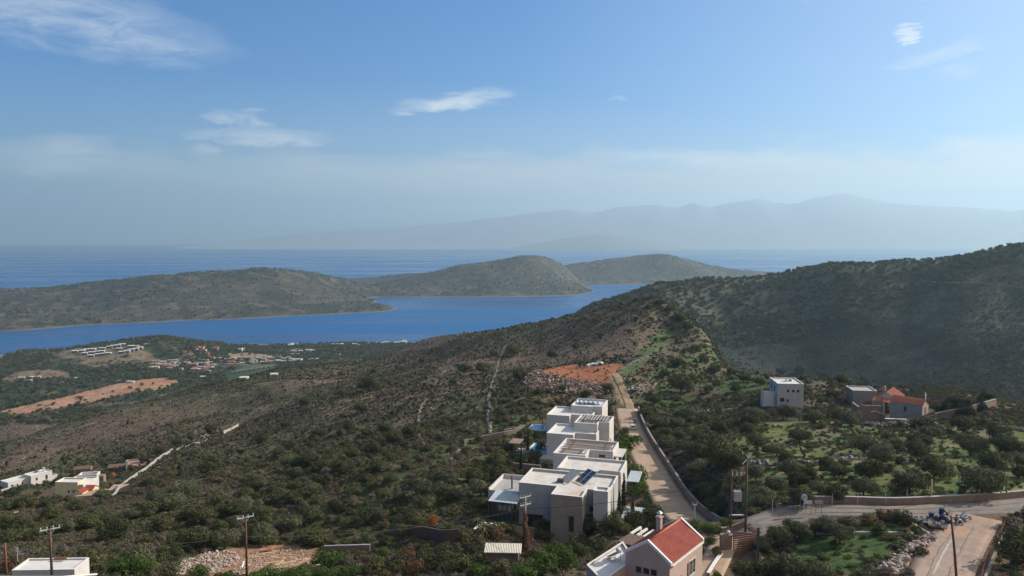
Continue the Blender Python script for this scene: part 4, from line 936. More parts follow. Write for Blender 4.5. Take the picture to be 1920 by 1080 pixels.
t = thing('antenna_mast', 'thin white antenna mast beside the satellite dish', 'antenna', (*atz(33, 1050, 197.6)[:2], 197.4)); MB().tube([(0,0,0),(0,0,2.0)], .03, 5).build('mast', M['metal_white'], t); b = MB(); [b.box(-.25,.25,-.015,.015,1.3+.18*k,1.33+.18*k) for k in range(4)]; b.build('crossbars', M['metal_white'], t)
gr = thing('gable_roof_house', 'dark grey shingled roof with white edge at the bottom left corner', 'house', (*at(60, 1068, 78)[:2], at(60, 1068, 78)[2] - 1.5), R(0))
b = MB(); b.box(-9.8, 5.2, -5.8, 1.8, -5, .0); b.build('wall', M['beige'], gr)
b = MB(); b.add([(-10.2,-6.2,-.1),(5.6,-6.2,-.1),(5.6,2.2,-.1),(-10.2,2.2,-.1),(-10.2,-2,1.5),(4.4,-2,1.5)], [(3,2,1,0),(0,1,5,4),(2,3,4,5),(1,2,5),(3,0,4)]); b.build('roof', surf('grey_shingle', (.15,.145,.145), (.10,.098,.10), 1.6, .9, .4, 14), gr)
b = MB(); b.tube([(5.6,-6.2,0),(4.4,-2,1.6)], .1, 6); b.tube([(5.6,2.2,0),(4.4,-2,1.6)], .1, 6); b.build('hip_edge', M['coping'], gr)
# small shed roof bottom centre, gate
sr = thing('shed', 'small shed with cream corrugated roof among the garden trees', 'shed', (*atz(907, 1036, 194.5)[:2], 194.5), R(-3)); b = MB(); metal_roof(b, 0, 5.4, 0, 2.6, 0, .35, .24); b.build('roof', M['cream'], sr); MB().box(.3, 5.0, .6, 2.4, -1.6, -.15).build('wall', M['stone_wall'], sr)
# ------------------------------------------------------------------ foliage
def leaf_mat(name, stops, rough=.75, trans=.14, nscale=.7):
    m, nt, b, out = new_mat(name)
    tc = N(nt, 'ShaderNodeTexCoord').outputs['Object']; oi = N(nt, 'ShaderNodeObjectInfo')
    f = noise(nt, tc, nscale, 4, .65)
    add = N(nt, 'ShaderNodeMath', operation='MULTIPLY_ADD'); nt.links.new(oi.outputs['Random'], add.inputs[0]); add.inputs[1].default_value = .55; 
    sb = N(nt, 'ShaderNodeMath', operation='MULTIPLY_ADD'); nt.links.new(f, sb.inputs[0]); sb.inputs[1].default_value = 1.5; sb.inputs[2].default_value = -.53
    nt.links.new(sb.outputs[0], add.inputs[2])
    col = ramp(nt, add.outputs[0], stops)
    nt.links.new(col, b.inputs['Base Color']); b.inputs['Roughness'].default_value = rough; b.inputs['Specular IOR Level'].default_value = .08
    t = N(nt, 'ShaderNodeBsdfTranslucent'); nt.links.new(col, t.inputs['Color'])
    mx = N(nt, 'ShaderNodeMixShader'); mx.inputs[0].default_value = trans
    nt.links.new(b.outputs[0], mx.inputs[1]); nt.links.new(t.outputs[0], mx.inputs[2]); nt.links.new(mx.outputs[0], out.inputs[0]); return m
L = {}
L['olive'] = leaf_mat('olive_leaves', [(.0, (.060,.068,.034)), (.5, (.104,.112,.056)), (1., (.175,.175,.10))])
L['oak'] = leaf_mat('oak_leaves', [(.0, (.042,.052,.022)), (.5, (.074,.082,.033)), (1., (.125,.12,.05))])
L['shade_toned'] = leaf_mat('shade_toned_leaves', [(.0, (.016,.026,.017)), (.6, (.028,.040,.022)), (1., (.055,.065,.036))])  # extra dark leaf tone, imitates the shadow over the valley side
L['shrub'] = leaf_mat('shrub_leaves', [(.0, (.052,.060,.026)), (.4, (.092,.095,.040)), (.75, (.13,.11,.055)), (1., (.17,.135,.08))])
L['dry'] = leaf_mat('dry_twigs', [(.0, (.10,.078,.058)), (.5, (.16,.122,.095)), (1., (.23,.175,.135))], trans=.1)
L['green'] = leaf_mat('fresh_leaves', [(.0, (.05,.085,.02)), (.5, (.085,.135,.03)), (1., (.13,.18,.05))], trans=.35)
L['cyp'] = leaf_mat('cypress_leaves', [(.0, (.022,.034,.018)), (1., (.045,.060,.030))])
L['autumn'] = leaf_mat('autumn_leaves', [(.0, (.35,.13,.03)), (1., (.55,.26,.05))], trans=.4)
L['rusty'] = leaf_mat('rusty_leaves', [(.0, (.12,.055,.035)), (.5, (.16,.10,.05)), (1., (.11,.12,.05))], trans=.3)
BARK = surf('bark', (.13,.105,.085), (.08,.065,.052), 3, .95, .5)
def cards(lumps, n, w, h, seed, up=.3, shell_=(.72, 1.05), flat=0.0):
    """n leaf-sprig quads spread over the skins of the lumps (cx,cy,cz,rx,ry,rz)"""
    g = np.random.default_rng(seed); Lm = np.array(lumps, float)
    area = (Lm[:, 3] * Lm[:, 4] + Lm[:, 3] * Lm[:, 5] + Lm[:, 4] * Lm[:, 5]); k = g.choice(len(Lm), n, p=area / area.sum())
    d = g.normal(size=(n, 3)); d[:, 2] = d[:, 2] * .9 + .12; d /= np.linalg.norm(d, axis=1)[:, None]
    r = g.uniform(*shell_, n)[:, None] * np.where(g.random(n) < .14, g.uniform(1.0, 1.28, n), 1.0)[:, None]; c = Lm[k, :3] + d * Lm[k, 3:6] * r
    ax = np.cross(d, g.normal(size=(n, 3))); ax /= np.linalg.norm(ax, axis=1)[:, None]
    ax = ax + d * g.uniform(-.1, .75, n)[:, None] + g.normal(size=(n, 3)) * .18 + np.array([0, 0, up * .8]); ax /= np.linalg.norm(ax, axis=1)[:, None]
    sd = np.cross(ax, d + g.normal(size=(n, 3)) * .3); sd /= np.linalg.norm(sd, axis=1)[:, None]
    s = g.uniform(.6, 1.35, n)[:, None]; a = ax * h * s / 2; b = sd * w * s / 2
    V = np.stack([c - a - b * .6, c - a * .2 + b, c + a, c - a * .1 - b], 1).reshape(-1, 3)
    return V, np.arange(n * 4).reshape(n, 4)
def crown_mesh(name, lumps, n, w, h, seed, mat, up=.3, sh=(.72, 1.05)):
    V, F = cards(lumps, n, w, h, seed, up, sh); return np_mesh(name, V, F, mat, False)
def limbs_mesh(name, H, spread, nl, r0, seed, mat=None, base=-.6):
    g = random.Random(seed); b = MB(); top = H * g.uniform(.25, .4)
    lean = (g.uniform(-.2, .2), g.uniform(-.2, .2))
    b.tube([(0, 0, base), (lean[0]*.5, lean[1]*.5, top*.5), (lean[0], lean[1], top)], [r0*1.25, r0, r0*.8], 7)
    for k in range(nl):
        a = 2 * math.pi * (k + g.random() * .6) / nl; s = spread * g.uniform(.6, 1)
        p1 = (lean[0] + math.cos(a)*s*.45, lean[1] + math.sin(a)*s*.45, top + (H - top) * g.uniform(.35, .5)); p2 = (lean[0] + math.cos(a)*s, lean[1] + math.sin(a)*s, top + (H - top)*g.uniform(.65, .9))
        b.tube([(lean[0], lean[1], top - .1), p1, p2], [r0*.6, r0*.38, r0*.12], 5)
    return b.mesh(name, mat or BARK, True)
def lumps_dome(g, W_, H, n, z0, rmin=.22, rmax=.36):
    out = [(0, 0, z0 + (H - z0) * .5, W_ * .36, W_ * .34, (H - z0) * .42)]
    for k in range(n):
        a = g.random() * 6.283; rr = math.sqrt(g.random()) * .72; zz = g.random()
        R_ = W_ / 2; x = math.cos(a) * rr * R_; y = math.sin(a) * rr * R_
        hz = z0 + (H - z0) * (.25 + .55 * zz * math.sqrt(max(0, 1 - rr * rr * .8)))
        r = W_ * g.uniform(rmin, rmax) * .62; out.append((x, y, hz, r, r * g.uniform(.8, 1.1), r * g.uniform(.6, .85)))
    return out
# unit sizes: width 6 m, height ~4.6 m
OL = []
for i in range(6):
    g = random.Random(100 + i); OL.append((crown_mesh('olive_crown', lumps_dome(g, 7.0, 4.7, 15, .55), 3800, .17, .46, 200 + i, L['olive'], .55), limbs_mesh('olive_trunk', 4.2, 2.1, 4, .22, i)))
OK_ = []
for i in range(5):
    g = random.Random(300 + i); OK_.append((crown_mesh('oak_crown', lumps_dome(g, 7.0, 4.9, 17, .0, .2, .34), 4000, .24, .34, 400 + i, L['oak'], .1), limbs_mesh('oak_trunk', 3.8, 1.8, 4, .2, 50 + i)))
CY = []
for i in range(2):
    g = random.Random(500 + i); lm = [(g.uniform(-.08,.08), g.uniform(-.08,.08), .6 + k*.55, .62*(1-(k/13)**1.6)+.08, .62*(1-(k/13)**1.6)+.08, .55) for k in range(13)]
    CY.append((crown_mesh('cypress_crown', lm, 1500, .14, .4, 510 + i, L['cyp'], 1.4), MB().tube([(0,0,-.5),(0,0,4)], [.14,.05], 6).mesh('cypress_trunk', BARK)))
PI_ = []
for i in range(2):
    g = random.Random(520 + i); lm = []
    for k in range(9):
        z = .9 + k*.7; rr = 2.2*(1-k/9.5)+.25
        for j in range(max(3, 7-k//2)): a = j*6.283/max(3,7-k//2)+k; lm.append((math.cos(a)*rr*.6, math.sin(a)*rr*.6, z+g.uniform(-.2,.2), rr*.5, rr*.5, .38))
    PI_.append((crown_mesh('conifer_crown', lm, 2600, .16, .5, 530 + i, L['cyp'], .3), MB().tube([(0,0,-.5),(0,0,6.5)], [.16,.05], 6).mesh('conifer_trunk', BARK)))
SH = []
for i in range(4):
    g = random.Random(600 + i); SH.append((crown_mesh('shrub_foliage', lumps_dome(g, 3.4, 2.2, 9, -.1, .26, .4), 1000, .15, .30, 610 + i, L['shrub'], .3), limbs_mesh('shrub_stem', 1.3, .8, 3, .07, 90 + i)))
def variant(me, mat):
    m2 = me.copy(); m2.materials.clear(); m2.materials.append(mat); return m2
SG = [(variant(a, L['green']), b) for a, b in SH]; SD = [(variant(a, L['dry']), b) for a, b in SH]; SR = [(variant(a, L['rusty']), b) for a, b in SH]; SA = [(variant(a, L['autumn']), b) for a, b in SH]
KINDS_ = {'olive': ('olive_tree', 'olive tree', OL, 6.0), 'oak': ('evergreen_tree', 'tree', OK_, 6.0), 'cyp': ('cypress_tree', 'cypress', CY, 1.35), 'pine': ('conifer_tree', 'conifer', PI_, 5.0),
          'shrub': ('shrub', 'shrub', SH, 3.0), 'green': ('leafy_shrub', 'shrub', SG, 3.0), 'dry': ('dry_shrub', 'shrub', SD, 3.0), 'rusty': ('rusty_shrub', 'shrub', SR, 3.0), 'autumn': ('orange_shrub', 'shrub', SA, 3.0)}
placed = []
def plant(kind, p, width, label, group=None, hscale=1.0, part=True):
    nm, cat, meshes, uw = KINDS_[kind]; cm, tm = random.choice(meshes); s = width / uw
    t = thing(nm, label, cat, p, random.random() * 6.283, group); t.scale = (s * random.uniform(.88, 1.12), s * random.uniform(.88, 1.12), s * hscale * random.uniform(.82, 1.15))
    link_obj('crown' if kind in ('olive','oak','cyp','pine') else 'foliage', cm, t); link_obj('trunk' if kind in ('olive','oak','cyp','pine') else 'stem', tm, t)
    placed.append((p[0], p[1], width)); return t
ZA, ZB, ZC, ZD, ZE = (lambda x,y:(1300+x/2.571, 660+y/2.571)), (lambda x,y:(480+x/4, 860+y/4)), (lambda x,y:(x/3.6, 780+y/3.6)), (lambda x,y:(480+x/5.4, 700+y/5.4)), (lambda x,y:(1080+x/6.75, 700+y/6.75))
def put(px, py, wpx, kind, label, group=None, hs=1.0):
    p = hit(px, py); w = wpx / FPX * p[1] * (.86 if kind in ('olive', 'oak') else 1)
    return plant(kind, p, w, label, group, hs)
g1 = 'olive trees in the grassy grove right of the paved road'
for (x, y, w) in [(280,350,150),(510,440,125),(310,470,130),(450,325,120),(580,345,125),(680,325,85),(755,360,110),(825,490,160),(1140,425,130),(1085,470,130),(1300,388,120),(1335,500,165),(1470,432,135),
    (910,550,160),(1080,525,150),(1160,605,190),(1440,590,170),(1500,500,150),(700,605,120),(650,565,110),(850,612,150),(465,605,130),(820,690,140),(400,678,120),(510,645,120),(690,722,130),(600,690,110),
    (340,722,120),(80,705,125),(50,655,110),(300,625,120),(330,765,130),(520,745,140),(120,792,150),(440,555,110),(90,485,165),(200,645,110),(1560,560,125),(1545,505,120),(1590,610,110),(200,560,120),(20,520,120),(15,600,120),(190,700,110),(400,500,110),(560,620,100),(980,480,90)]:
    a = ZA(x, y); put(*a, w/2.571, 'olive' if random.random() < .8 else 'oak', 'grey-green olive tree standing in the grassy grove above the main road', g1)
put(*ZA(1110,362), 58, 'olive', 'low wide olive tree half hiding the front of the chapel', hs=.62)
put(*ZA(1045,682), 68, 'olive', 'round olive tree behind the road wall, just left of the pale pole', hs=1.05)
put(*ZA(1385,702), 92, 'olive', 'broad low olive tree just behind the road wall, right of the pale pole', hs=.85)
put(*ZA(130,560), 78, 'oak', 'big dark green tree in the grove beside the double electricity pole', hs=1.15)
put(*ZA(360,490), 30, 'oak', 'tree with bare grey stem among the grove olives')
g2 = 'trees along the retaining wall of the paved road'
for (x, y, w) in [(980,400,230),(890,560,230),(1010,700,300),(1400,590,250),(1280,690,230),(1150,960,260),(1650,1000,300),(1420,1010,260),(1300,830,200),(1150,800,180),(1540,880,220)]:
    put(*ZE(x, y), w/6.75, 'olive', 'dense grey-green tree leaning over the retaining wall of the paved road', g2)
put(*ZE(1330,240), 60, 'oak', 'large dark spreading tree beside the stone heap right of the dirt track', hs=1.0)
g3 = 'olive trees on the terraces left of the villas'
for (x, y, w) in [(290,165,150),(410,300,190),(430,485,190),(260,565,200),(60,645,240),(180,335,180),(590,372,130),(730,292,150),(830,192,120),(930,100,120),(1130,80,100),(930,302,120),(1075,312,120),(1180,212,120),
    (1250,300,200),(1400,315,200),(1270,402,190),(870,485,220),(1180,505,200),(1110,600,150),(1350,185,200),(720,375,100),(520,205,140),(650,125,180),(470,105,150),(310,335,200),(60,485,180),(150,255,150),(20,250,150),(560,60,150),(760,60,140),(1500,330,150),(250,60,160),(400,60,150),(1020,190,120),(1450,200,150)]:
    put(*ZB(x, y), w/4, 'olive' if random.random() < .75 else 'oak', 'olive tree on the slope between the villas and the left-hand poles', g3)
put(*ZB(845,645), 30, 'olive', 'small tree with thin trunk left of the brown garden wall')
put(*ZB(440,655), 68, 'oak', 'dark broad bush at the upper edge of the building site', hs=.7)
put(*ZB(560,815), 66, 'green', 'round green bush at the lower right edge of the building site', hs=.75)
g4 = 'evergreen trees in the lower left valley'
for (x, y, w) in [(50,860,140),(230,845,150),(440,795,140),(600,765,170),(780,850,225),(740,720,150),(1000,680,180),(1150,640,200),(1280,700,180),(1350,900,240),(1520,900,200),(1470,800,170),(1100,785,170),(1600,760,150),(1750,850,210),
    (1250,865,150),(680,560,110),(180,640,180),(380,600,110),(1400,385,150),(1280,520,120),(1500,600,170),(1700,480,180),(1440,335,110),(1660,565,150),(1740,700,160),(80,650,150),(130,760,150),(330,700,160),(520,650,140),(650,690,140),(1150,740,160),(1400,720,180),(1560,680,170),(1200,600,180),(1050,590,150),(900,700,150),(1650,650,160),(20,760,150)]:
    put(*ZC(x, y), w/3.6, 'oak' if random.random() < .5 else 'olive', 'bushy evergreen tree in the dark band of trees on the lower left slope', g4)
put(*ZC(940,1040), 75, 'olive', 'large pale-leaved tree with spiky branches beside the building site', hs=1.0)
put(*ZC(590,1065), 55, 'shrub', 'dark rounded bush covering the corner of the white flat roof', hs=1.2)
put(*ZC(80,1060), 42, 'rusty', 'yellow-green bush in front of the satellite dish roof', hs=1.0)
put(*ZC(840,1080), 60, 'green', 'bright green bush at the bottom edge beside the grey roof', hs=.8)
g5 = 'dark trees on the middle slope below the ridge'
for (x, y, w) in [(1150,180,260),(1080,400,200),(860,235,140),(640,655,150),(560,905,190),(790,875,200),(980,855,170),(1190,825,190),(1390,725,220),(1580,645,210),(230,885,190),(720,985,180),(880,1005,180),(1240,975,160),(1520,950,110),
    (450,965,220),(950,595,160),(1120,645,150),(300,560,120),(500,330,120),(1300,600,150),(60,700,150),(350,760,150)]:
    put(*ZD(x, y), w/5.4, 'oak', 'dark evergreen tree among the brown scrub of the middle slope', g5)
g6 = 'dark solitary trees scattered on the hilltop slope'
for (px, py, w) in [(963,668,34),(1034,672,26),(905,700,34),(975,712,34),(925,668,16),(1237,572,22),(1215,580,15),(1258,585,22),(1275,600,24),(1290,618,22),(1150,600,12),(1118,606,16),(1015,612,10),(1125,632,18),(1245,640,16),(1305,660,26),(1320,680,24),(1270,690,30),(1245,708,26),
    (1080,655,16),(870,698,30),(1180,625,12),(1340,700,28),(1370,705,24),(1395,716,26),(1425,722,28),(1545,712,30),(1580,722,34),(1620,716,20),(1500,700,26),(1465,704,22),(1380,735,26),(1330,735,22),(1300,715,24),(1420,790,40),(1400,815,36),(1560,745,26),(1350,812,40),
    (640,705,12),(700,700,16),(745,692,14),(790,680,14),(1100,745,26),(1055,735,20),(1140,735,24),(1010,740,18),(960,740,16),(850,722,18),(1790,760,30),(1760,772,28),(1815,765,30),(1850,750,30)]:
    put(px, py, w, 'oak', 'dark evergreen tree standing alone in the scrub of the upper slope', g6)
# cypresses, conifers
for (px, py, w, lb) in [(1686,779,9,'slender dark cypress before the porch of the orange-tiled house'),(1757,782,9,'short dark cypress right of the chapel gable')]: put(px, py, w, 'cyp', lb, hs=.55)
gc = 'slim cypresses beside the villa walls'
for z_, (x, y), s in [(188,(19.2,5.5),1.2),(188,(18.8,3.0),1.0),(187,(21.5,1.5),1.1)]: q = onv(A1, z_-2.5, (x, y, 0)); plant('cyp', q, 1.35*s, 'slim dark cypress in the planting at the right side of the nearest villa', gc)
for (px, py, h_) in [(977,885,7),(990,848,6),(1007,880,5),(1122,790,5),(1142,790,5)]:
    p = hit(px, py); plant('cyp', p, .8, 'slim dark cypress in the shaded villa gardens', 'slim cypresses in the villa gardens', h_/4.3)
for (px, py, w) in [(1795,780,34),(1772,776,26),(1815,782,32),(1838,770,26)]: put(px, py, w, 'pine', 'dark conifer in the clump right of the chapel', 'conifers right of the chapel', .8)
# garden planting round the villas and the foreground
gg = 'garden trees and bushes round the villas'
for (px, py, w, k, hs) in [(1105,1000,52,'oak',1),(1150,1006,60,'oak',1),(1078,1008,30,'olive',1),(1190,1000,46,'oak',1.1),(1225,985,44,'oak',1.2),(1213,960,26,'pine',1),(1180,845,40,'green',1),(1168,868,30,'green',1.2),(1172,820,20,'shrub',1.1),(1196,905,34,'green',1.5),(1200,930,30,'green',1),
    (1240,1010,40,'oak',1),(1130,835,24,'shrub',1.3),(960,850,30,'oak',1),(935,870,30,'shrub',1.2),(915,900,34,'oak',1),(985,835,26,'shrub',1.3),(1000,860,24,'shrub',1),(940,905,28,'shrub',1),(900,930,40,'olive',1),(1035,860,20,'shrub',1),(905,955,36,'oak',1),(930,880,34,'oak',1),(890,905,40,'oak',.9),(950,925,22,'oak',1),(1010,1000,30,'shrub',1.2),(1030,1006,28,'shrub',1.2),(1060,1003,26,'shrub',1.1),(1175,985,40,'oak',1.1),(1205,975,34,'oak',1.3),(985,870,22,'oak',1.1),(1015,845,22,'shrub',1.2)]:
    put(px, py, w * 1.25, k, 'dark leafy garden tree or bush close to the villa walls', gg, hs)
gf = 'hedge and bushes along the bottom edge of the view'
for (px, py, w, k, hs) in [(660,1083,50,'green',.8),(700,1080,50,'shrub',1),(610,1088,50,'green',.8),(560,1090,50,'green',.8),(740,1075,44,'shrub',1.1),(780,1080,48,'rusty',1.1),(820,1070,46,'shrub',1.2),(860,1075,50,'shrub',1.2),(900,1085,50,'green',1),(940,1080,50,'shrub',1.1),(980,1085,55,'green',1),
    (1020,1080,55,'green',1.2),(1060,1075,50,'green',1.3),(1085,1050,40,'shrub',1.2),(1040,1045,40,'green',1.1),(1000,1050,36,'shrub',1.1),(960,1045,30,'rusty',1.2),(840,1045,40,'shrub',1),(800,1050,40,'shrub',1),(760,1050,36,'rusty',1),(890,1035,40,'shrub',1.1),(930,1012,34,'rusty',1.1),(870,1015,34,'shrub',1),
    (1020,1015,36,'shrub',1),(985,1022,30,'rusty',1),(1080,1025,40,'shrub',1),(1120,1035,46,'shrub',1),(720,1045,30,'green',.8),(690,1055,30,'dry',.8),(480,1092,40,'green',.8),(430,1095,40,'green',.8),(370,1088,46,'green',.9),(320,1090,50,'shrub',1),(270,1080,50,'green',1),(720,990,24,'dry',.9),(915,1052,40,'shrub',.9),(950,1055,44,'green',.9),(890,1060,40,'shrub',.9),(500,1083,44,'green',.6),(530,1084,44,'green',.6),(560,1083,40,'green',.6),(640,1080,44,'green',.6),(1300,1000,44,'green',.8),(1335,998,40,'green',.8),(1365,988,30,'green',.8),
    (1345,1045,24,'shrub',1.2),(1335,1020,24,'green',1),(1310,1035,20,'green',1),
    (1395,1085,60,'oak',1),(1440,1085,70,'oak',1),(1490,1085,70,'olive',1),(1540,1088,60,'olive',1),(1345,1090,22,'green',1.2),(1430,1030,40,'olive',1),(1462,1020,52,'olive',1),(1500,1015,50,'olive',1),(1545,1002,56,'olive',1),(1590,992,46,'olive',.9),(1485,1000,40,'olive',1),(1630,985,40,'rusty',.8),(1655,978,36,'rusty',.8),(1575,1018,56,'olive',.9),
    (1725,1040,26,'shrub',1),(1630,1060,34,'shrub',.8),(1672,1012,28,'shrub',.6),(1700,1078,30,'dry',.7),(1660,1085,40,'dry',.7),(1680,1000,22,'green',.5)]:
    put(px, py, w, k, 'leafy bush or small tree in the gardens and verges at the bottom of the view', gf, hs)
put(1905,1062, 78, 'shrub', 'big dark bush on the reddish bank at the right edge', hs=1.2)
put(812,988, 18, 'autumn', 'small orange autumn shrub above the brown garden wall', hs=2.0)
put(845,1005, 26, 'oak', 'small dark tree with pale leaf glints beside the orange shrub', hs=1.3)
for (px, py, w) in [(1240,655,10),(1228,664,10),(1207,670,8),(1262,618,8),(1370,712,14),(1384,708,12),(1436,706,10),(1190,645,10)]: put(px, py, w, 'green', 'rounded bright green bush on the rocky upper slope', 'bright green bushes on the upper slope', .8)
for (px, py, w) in [(300,852,22),(335,835,26),(360,826,22),(270,868,20),(395,815,30),(150,868,14),(240,862,20),(110,908,24),(70,930,20),(35,925,30),(130,945,26),(85,955,40),(180,920,10),(255,858,22),(20,935,30),(190,870,20)]:
    put(px, py, w, 'oak', 'green tree in the strip of gardens round the yellow house', 'garden trees round the yellow house', 1.0)
put(212,896, 13, 'autumn', 'orange-leaved shrub above the forecourt of the yellow house', hs=1.4)
# palms
def palm(label, p, h, r, n=22, group=None, cat='palm tree'):
    t = thing('palm_tree', label, cat, p, 0, group); MB().tube([(0,0,-.5),(.05,0,h*.5),(0,0,h)], [.2,.15,.13], 7).build('trunk', BARK, t)
    b = MB(); g = random.Random(int(p[0]*10))
    for k in range(n):
        a = k*2.4; e = g.uniform(-.3, 1.1); pts_ = []
        for j in range(5): q = j/4; pts_.append((math.cos(a)*r*q*math.cos(e*.6), math.sin(a)*r*q*math.cos(e*.6), h + r*(math.sin(e)*q - .75*q*q)))
        s = Vector((-math.sin(a), math.cos(a), 0))
        for j in range(4):
            p0, p1 = Vector(pts_[j]), Vector(pts_[j+1]); w0, w1 = .22*(1-j/5), .22*(1-(j+1)/5)
            d = Vector((0,0,-.12)); b.add([tuple(p0), tuple(p1), tuple(p1 + s*w1*1.4 + d), tuple(p0 + s*w0*1.4 + d)], [(0,1,2,3)]); b.add([tuple(p0), tuple(p1), tuple(p1 - s*w1*1.4 + d), tuple(p0 - s*w0*1.4 + d)], [(3,2,1,0)])
    b.build('crown', L['shrub'], t); return t
palm('yucca palm with a round head of leaves left of the farthest villa', hit(1017,798), 3.0, 1.6)
for px, py in ((191,921),(196,922),(208,920)): palm('small palm in the planter by the yellow house driveway', hit(px, py), 3.2, 1.5, 18, 'palms in the planter by the yellow house')
for px, py in ((905,1002),(922,1000),(938,1000),(955,1002),(895,990)): palm('banana-like plant with upright leaves before the glass veranda', hit(px, py), 1.4, 1.7, 24, 'large-leaved plants before the glass veranda', 'plant')
# dead stump and ivy pole
t = tag(MB().tube([(0,0,-.3),(.3,0,.5),(-.35,.1,1.5),(-.8,0,2.4)], [.32,.3,.24,.12], 7).build('tree_stump', surf('charred_wood', (.05,.035,.03), None, 2)), 'dark leaning dead tree stump in the grove clearing', 'tree stump'); t.location = hit(1506, 858)

# ------------------------------------------------------------------ scrub, far trees and stones (nobody could count them)
def blocked(x, y):
    m = np.zeros(x.shape, bool)
    for (poly, hw, bl) in SHELVES:
        P = np.array(poly)
        for i in range(0, len(P) - 1): m |= _seg_dist(x, y, P[i,0], P[i,1], P[i+1,0], P[i+1,1])[0] < hw + .6
    return m
def vpoly(A, poly): return [onv(A, 0, (p[0], p[1], 0))[:2] for p in poly]
NOPLANT = [soil, soil2, track, W([(1138,700),(1160,698),(1200,775),(1160,775)]), cut_bank, build_site, vpoly(A1, [(-6,-6),(27,-8),(27,12),(-8,12)]), vpoly((12.0,162.6), [(-4,-10),(19,-10),(19,2),(-4,2)]), vpoly((9.4,170.2), [(-3,-3),(17,-3),(17,15),(-3,15)]), vpoly((9.1,195.6), [(-9,-3),(18,-3),(18,18),(-9,18)]), vpoly((10.3,222.8), [(-7,-3),(17,-3),(17,20),(-7,20)]),
    [(8,76),(30,76),(30,96),(8,96)], [(74,205),(84,205),(84,222),(70,222)], [(98,198),(122,198),(122,228),(98,228)], [(-160,236),(-130,236),(-126,262),(-160,262)], [(-198,270),(-176,270),(-174,300),(-198,300)]]
def scatter(name, label, cat, x, y, smin, smax, meshes, weights=None, sink=.05, kind='stuff', zf=None, tilt=.15, flat=(1, 1)):
    n = len(x); z = (zf or ground)(x, y); s = rng.uniform(smin, smax, n) if np.isscalar(smin) else smin
    me = bpy.data.meshes.new(name); V = np.stack([x, y, z - sink * s], -1).astype(np.float32)
    me.vertices.add(n); me.vertices.foreach_set('co', V.ravel())
    rot = np.stack([rng.uniform(-tilt, tilt, n), rng.uniform(-tilt, tilt, n), rng.uniform(0, 6.283, n)], -1).astype(np.float32)
    a = me.attributes.new('rot', 'FLOAT_VECTOR', 'POINT'); a.data.foreach_set('vector', rot.ravel())
    sc = np.stack([s * rng.uniform(.8, 1.2, n), s * rng.uniform(.8, 1.2, n), s * rng.uniform(*((.75, 1.2) if flat == (1, 1) else flat), n)], -1).astype(np.float32)
    a = me.attributes.new('scl', 'FLOAT_VECTOR', 'POINT'); a.data.foreach_set('vector', sc.ravel())
    vi = (rng.integers(0, len(meshes), n) if weights is None else weights).astype(np.int32)
    a = me.attributes.new('vi', 'INT', 'POINT'); a.data.foreach_set('value', vi)
    o = link_obj(name, me); tag(o, kind=kind)
    if label: o['label'] = label; o['category'] = cat
    c = bpy.data.collections.new(name + '_kinds')
    for i, m_ in enumerate(meshes): q = bpy.data.objects.new('%s_%03d' % (m_.name.split('.')[0], i), m_); c.objects.link(q)
    ng = bpy.data.node_groups.new(name, 'GeometryNodeTree')
    ng.interface.new_socket('Geometry', in_out='INPUT', socket_type='NodeSocketGeometry'); ng.interface.new_socket('Geometry', in_out='OUTPUT', socket_type='NodeSocketGeometry')
    gi = ng.nodes.new('NodeGroupInput'); go = ng.nodes.new('NodeGroupOutput'); ip_ = ng.nodes.new('GeometryNodeInstanceOnPoints'); ci = ng.nodes.new('GeometryNodeCollectionInfo')
    ci.inputs['Collection'].default_value = c; ci.inputs['Separate Children'].default_value = True; ci.inputs['Reset Children'].default_value = True
    def attr(nm, ty):
        q = ng.nodes.new('GeometryNodeInputNamedAttribute'); q.data_type = ty; q.inputs['Name'].default_value = nm; return q.outputs['Attribute']
    k = ng.links.new; k(gi.outputs[0], ip_.inputs['Points']); k(ci.outputs[0], ip_.inputs['Instance']); ip_.inputs['Pick Instance'].default_value = True
    k(attr('vi', 'INT'), ip_.inputs['Instance Index']); k(attr('rot', 'FLOAT_VECTOR'), ip_.inputs['Rotation']); k(attr('scl', 'FLOAT_VECTOR'), ip_.inputs['Scale']); k(ip_.outputs[0], go.inputs[0])
    md = o.modifiers.new('spread', 'NODES'); md.node_group = ng
    return o
def rand_fan(n, y0, y1, u0=-.74, u1=.74):
    y = np.sqrt(rng.uniform(y0 * y0, y1 * y1, n)); u = rng.uniform(u0, u1, n); return u * y, y
def clean(x, y, near=True, keep=None):
    m = np.ones(len(x), bool)
    if near: m &= ~blocked(x, y)
    for i, p in enumerate(NOPLANT): m &= ~(inpoly(x, y, p) & (rng.random(len(x)) < (.88 if i < 3 else 1.0)))
    if keep is not None: m &= keep
    return x[m], y[m]
def away_from_trees(x, y, f=.32):
    m = np.ones(len(x), bool)
    for (a, b, w) in placed: m &= (x - a) ** 2 + (y - b) ** 2 > (w * f) ** 2
    return x[m], y[m]
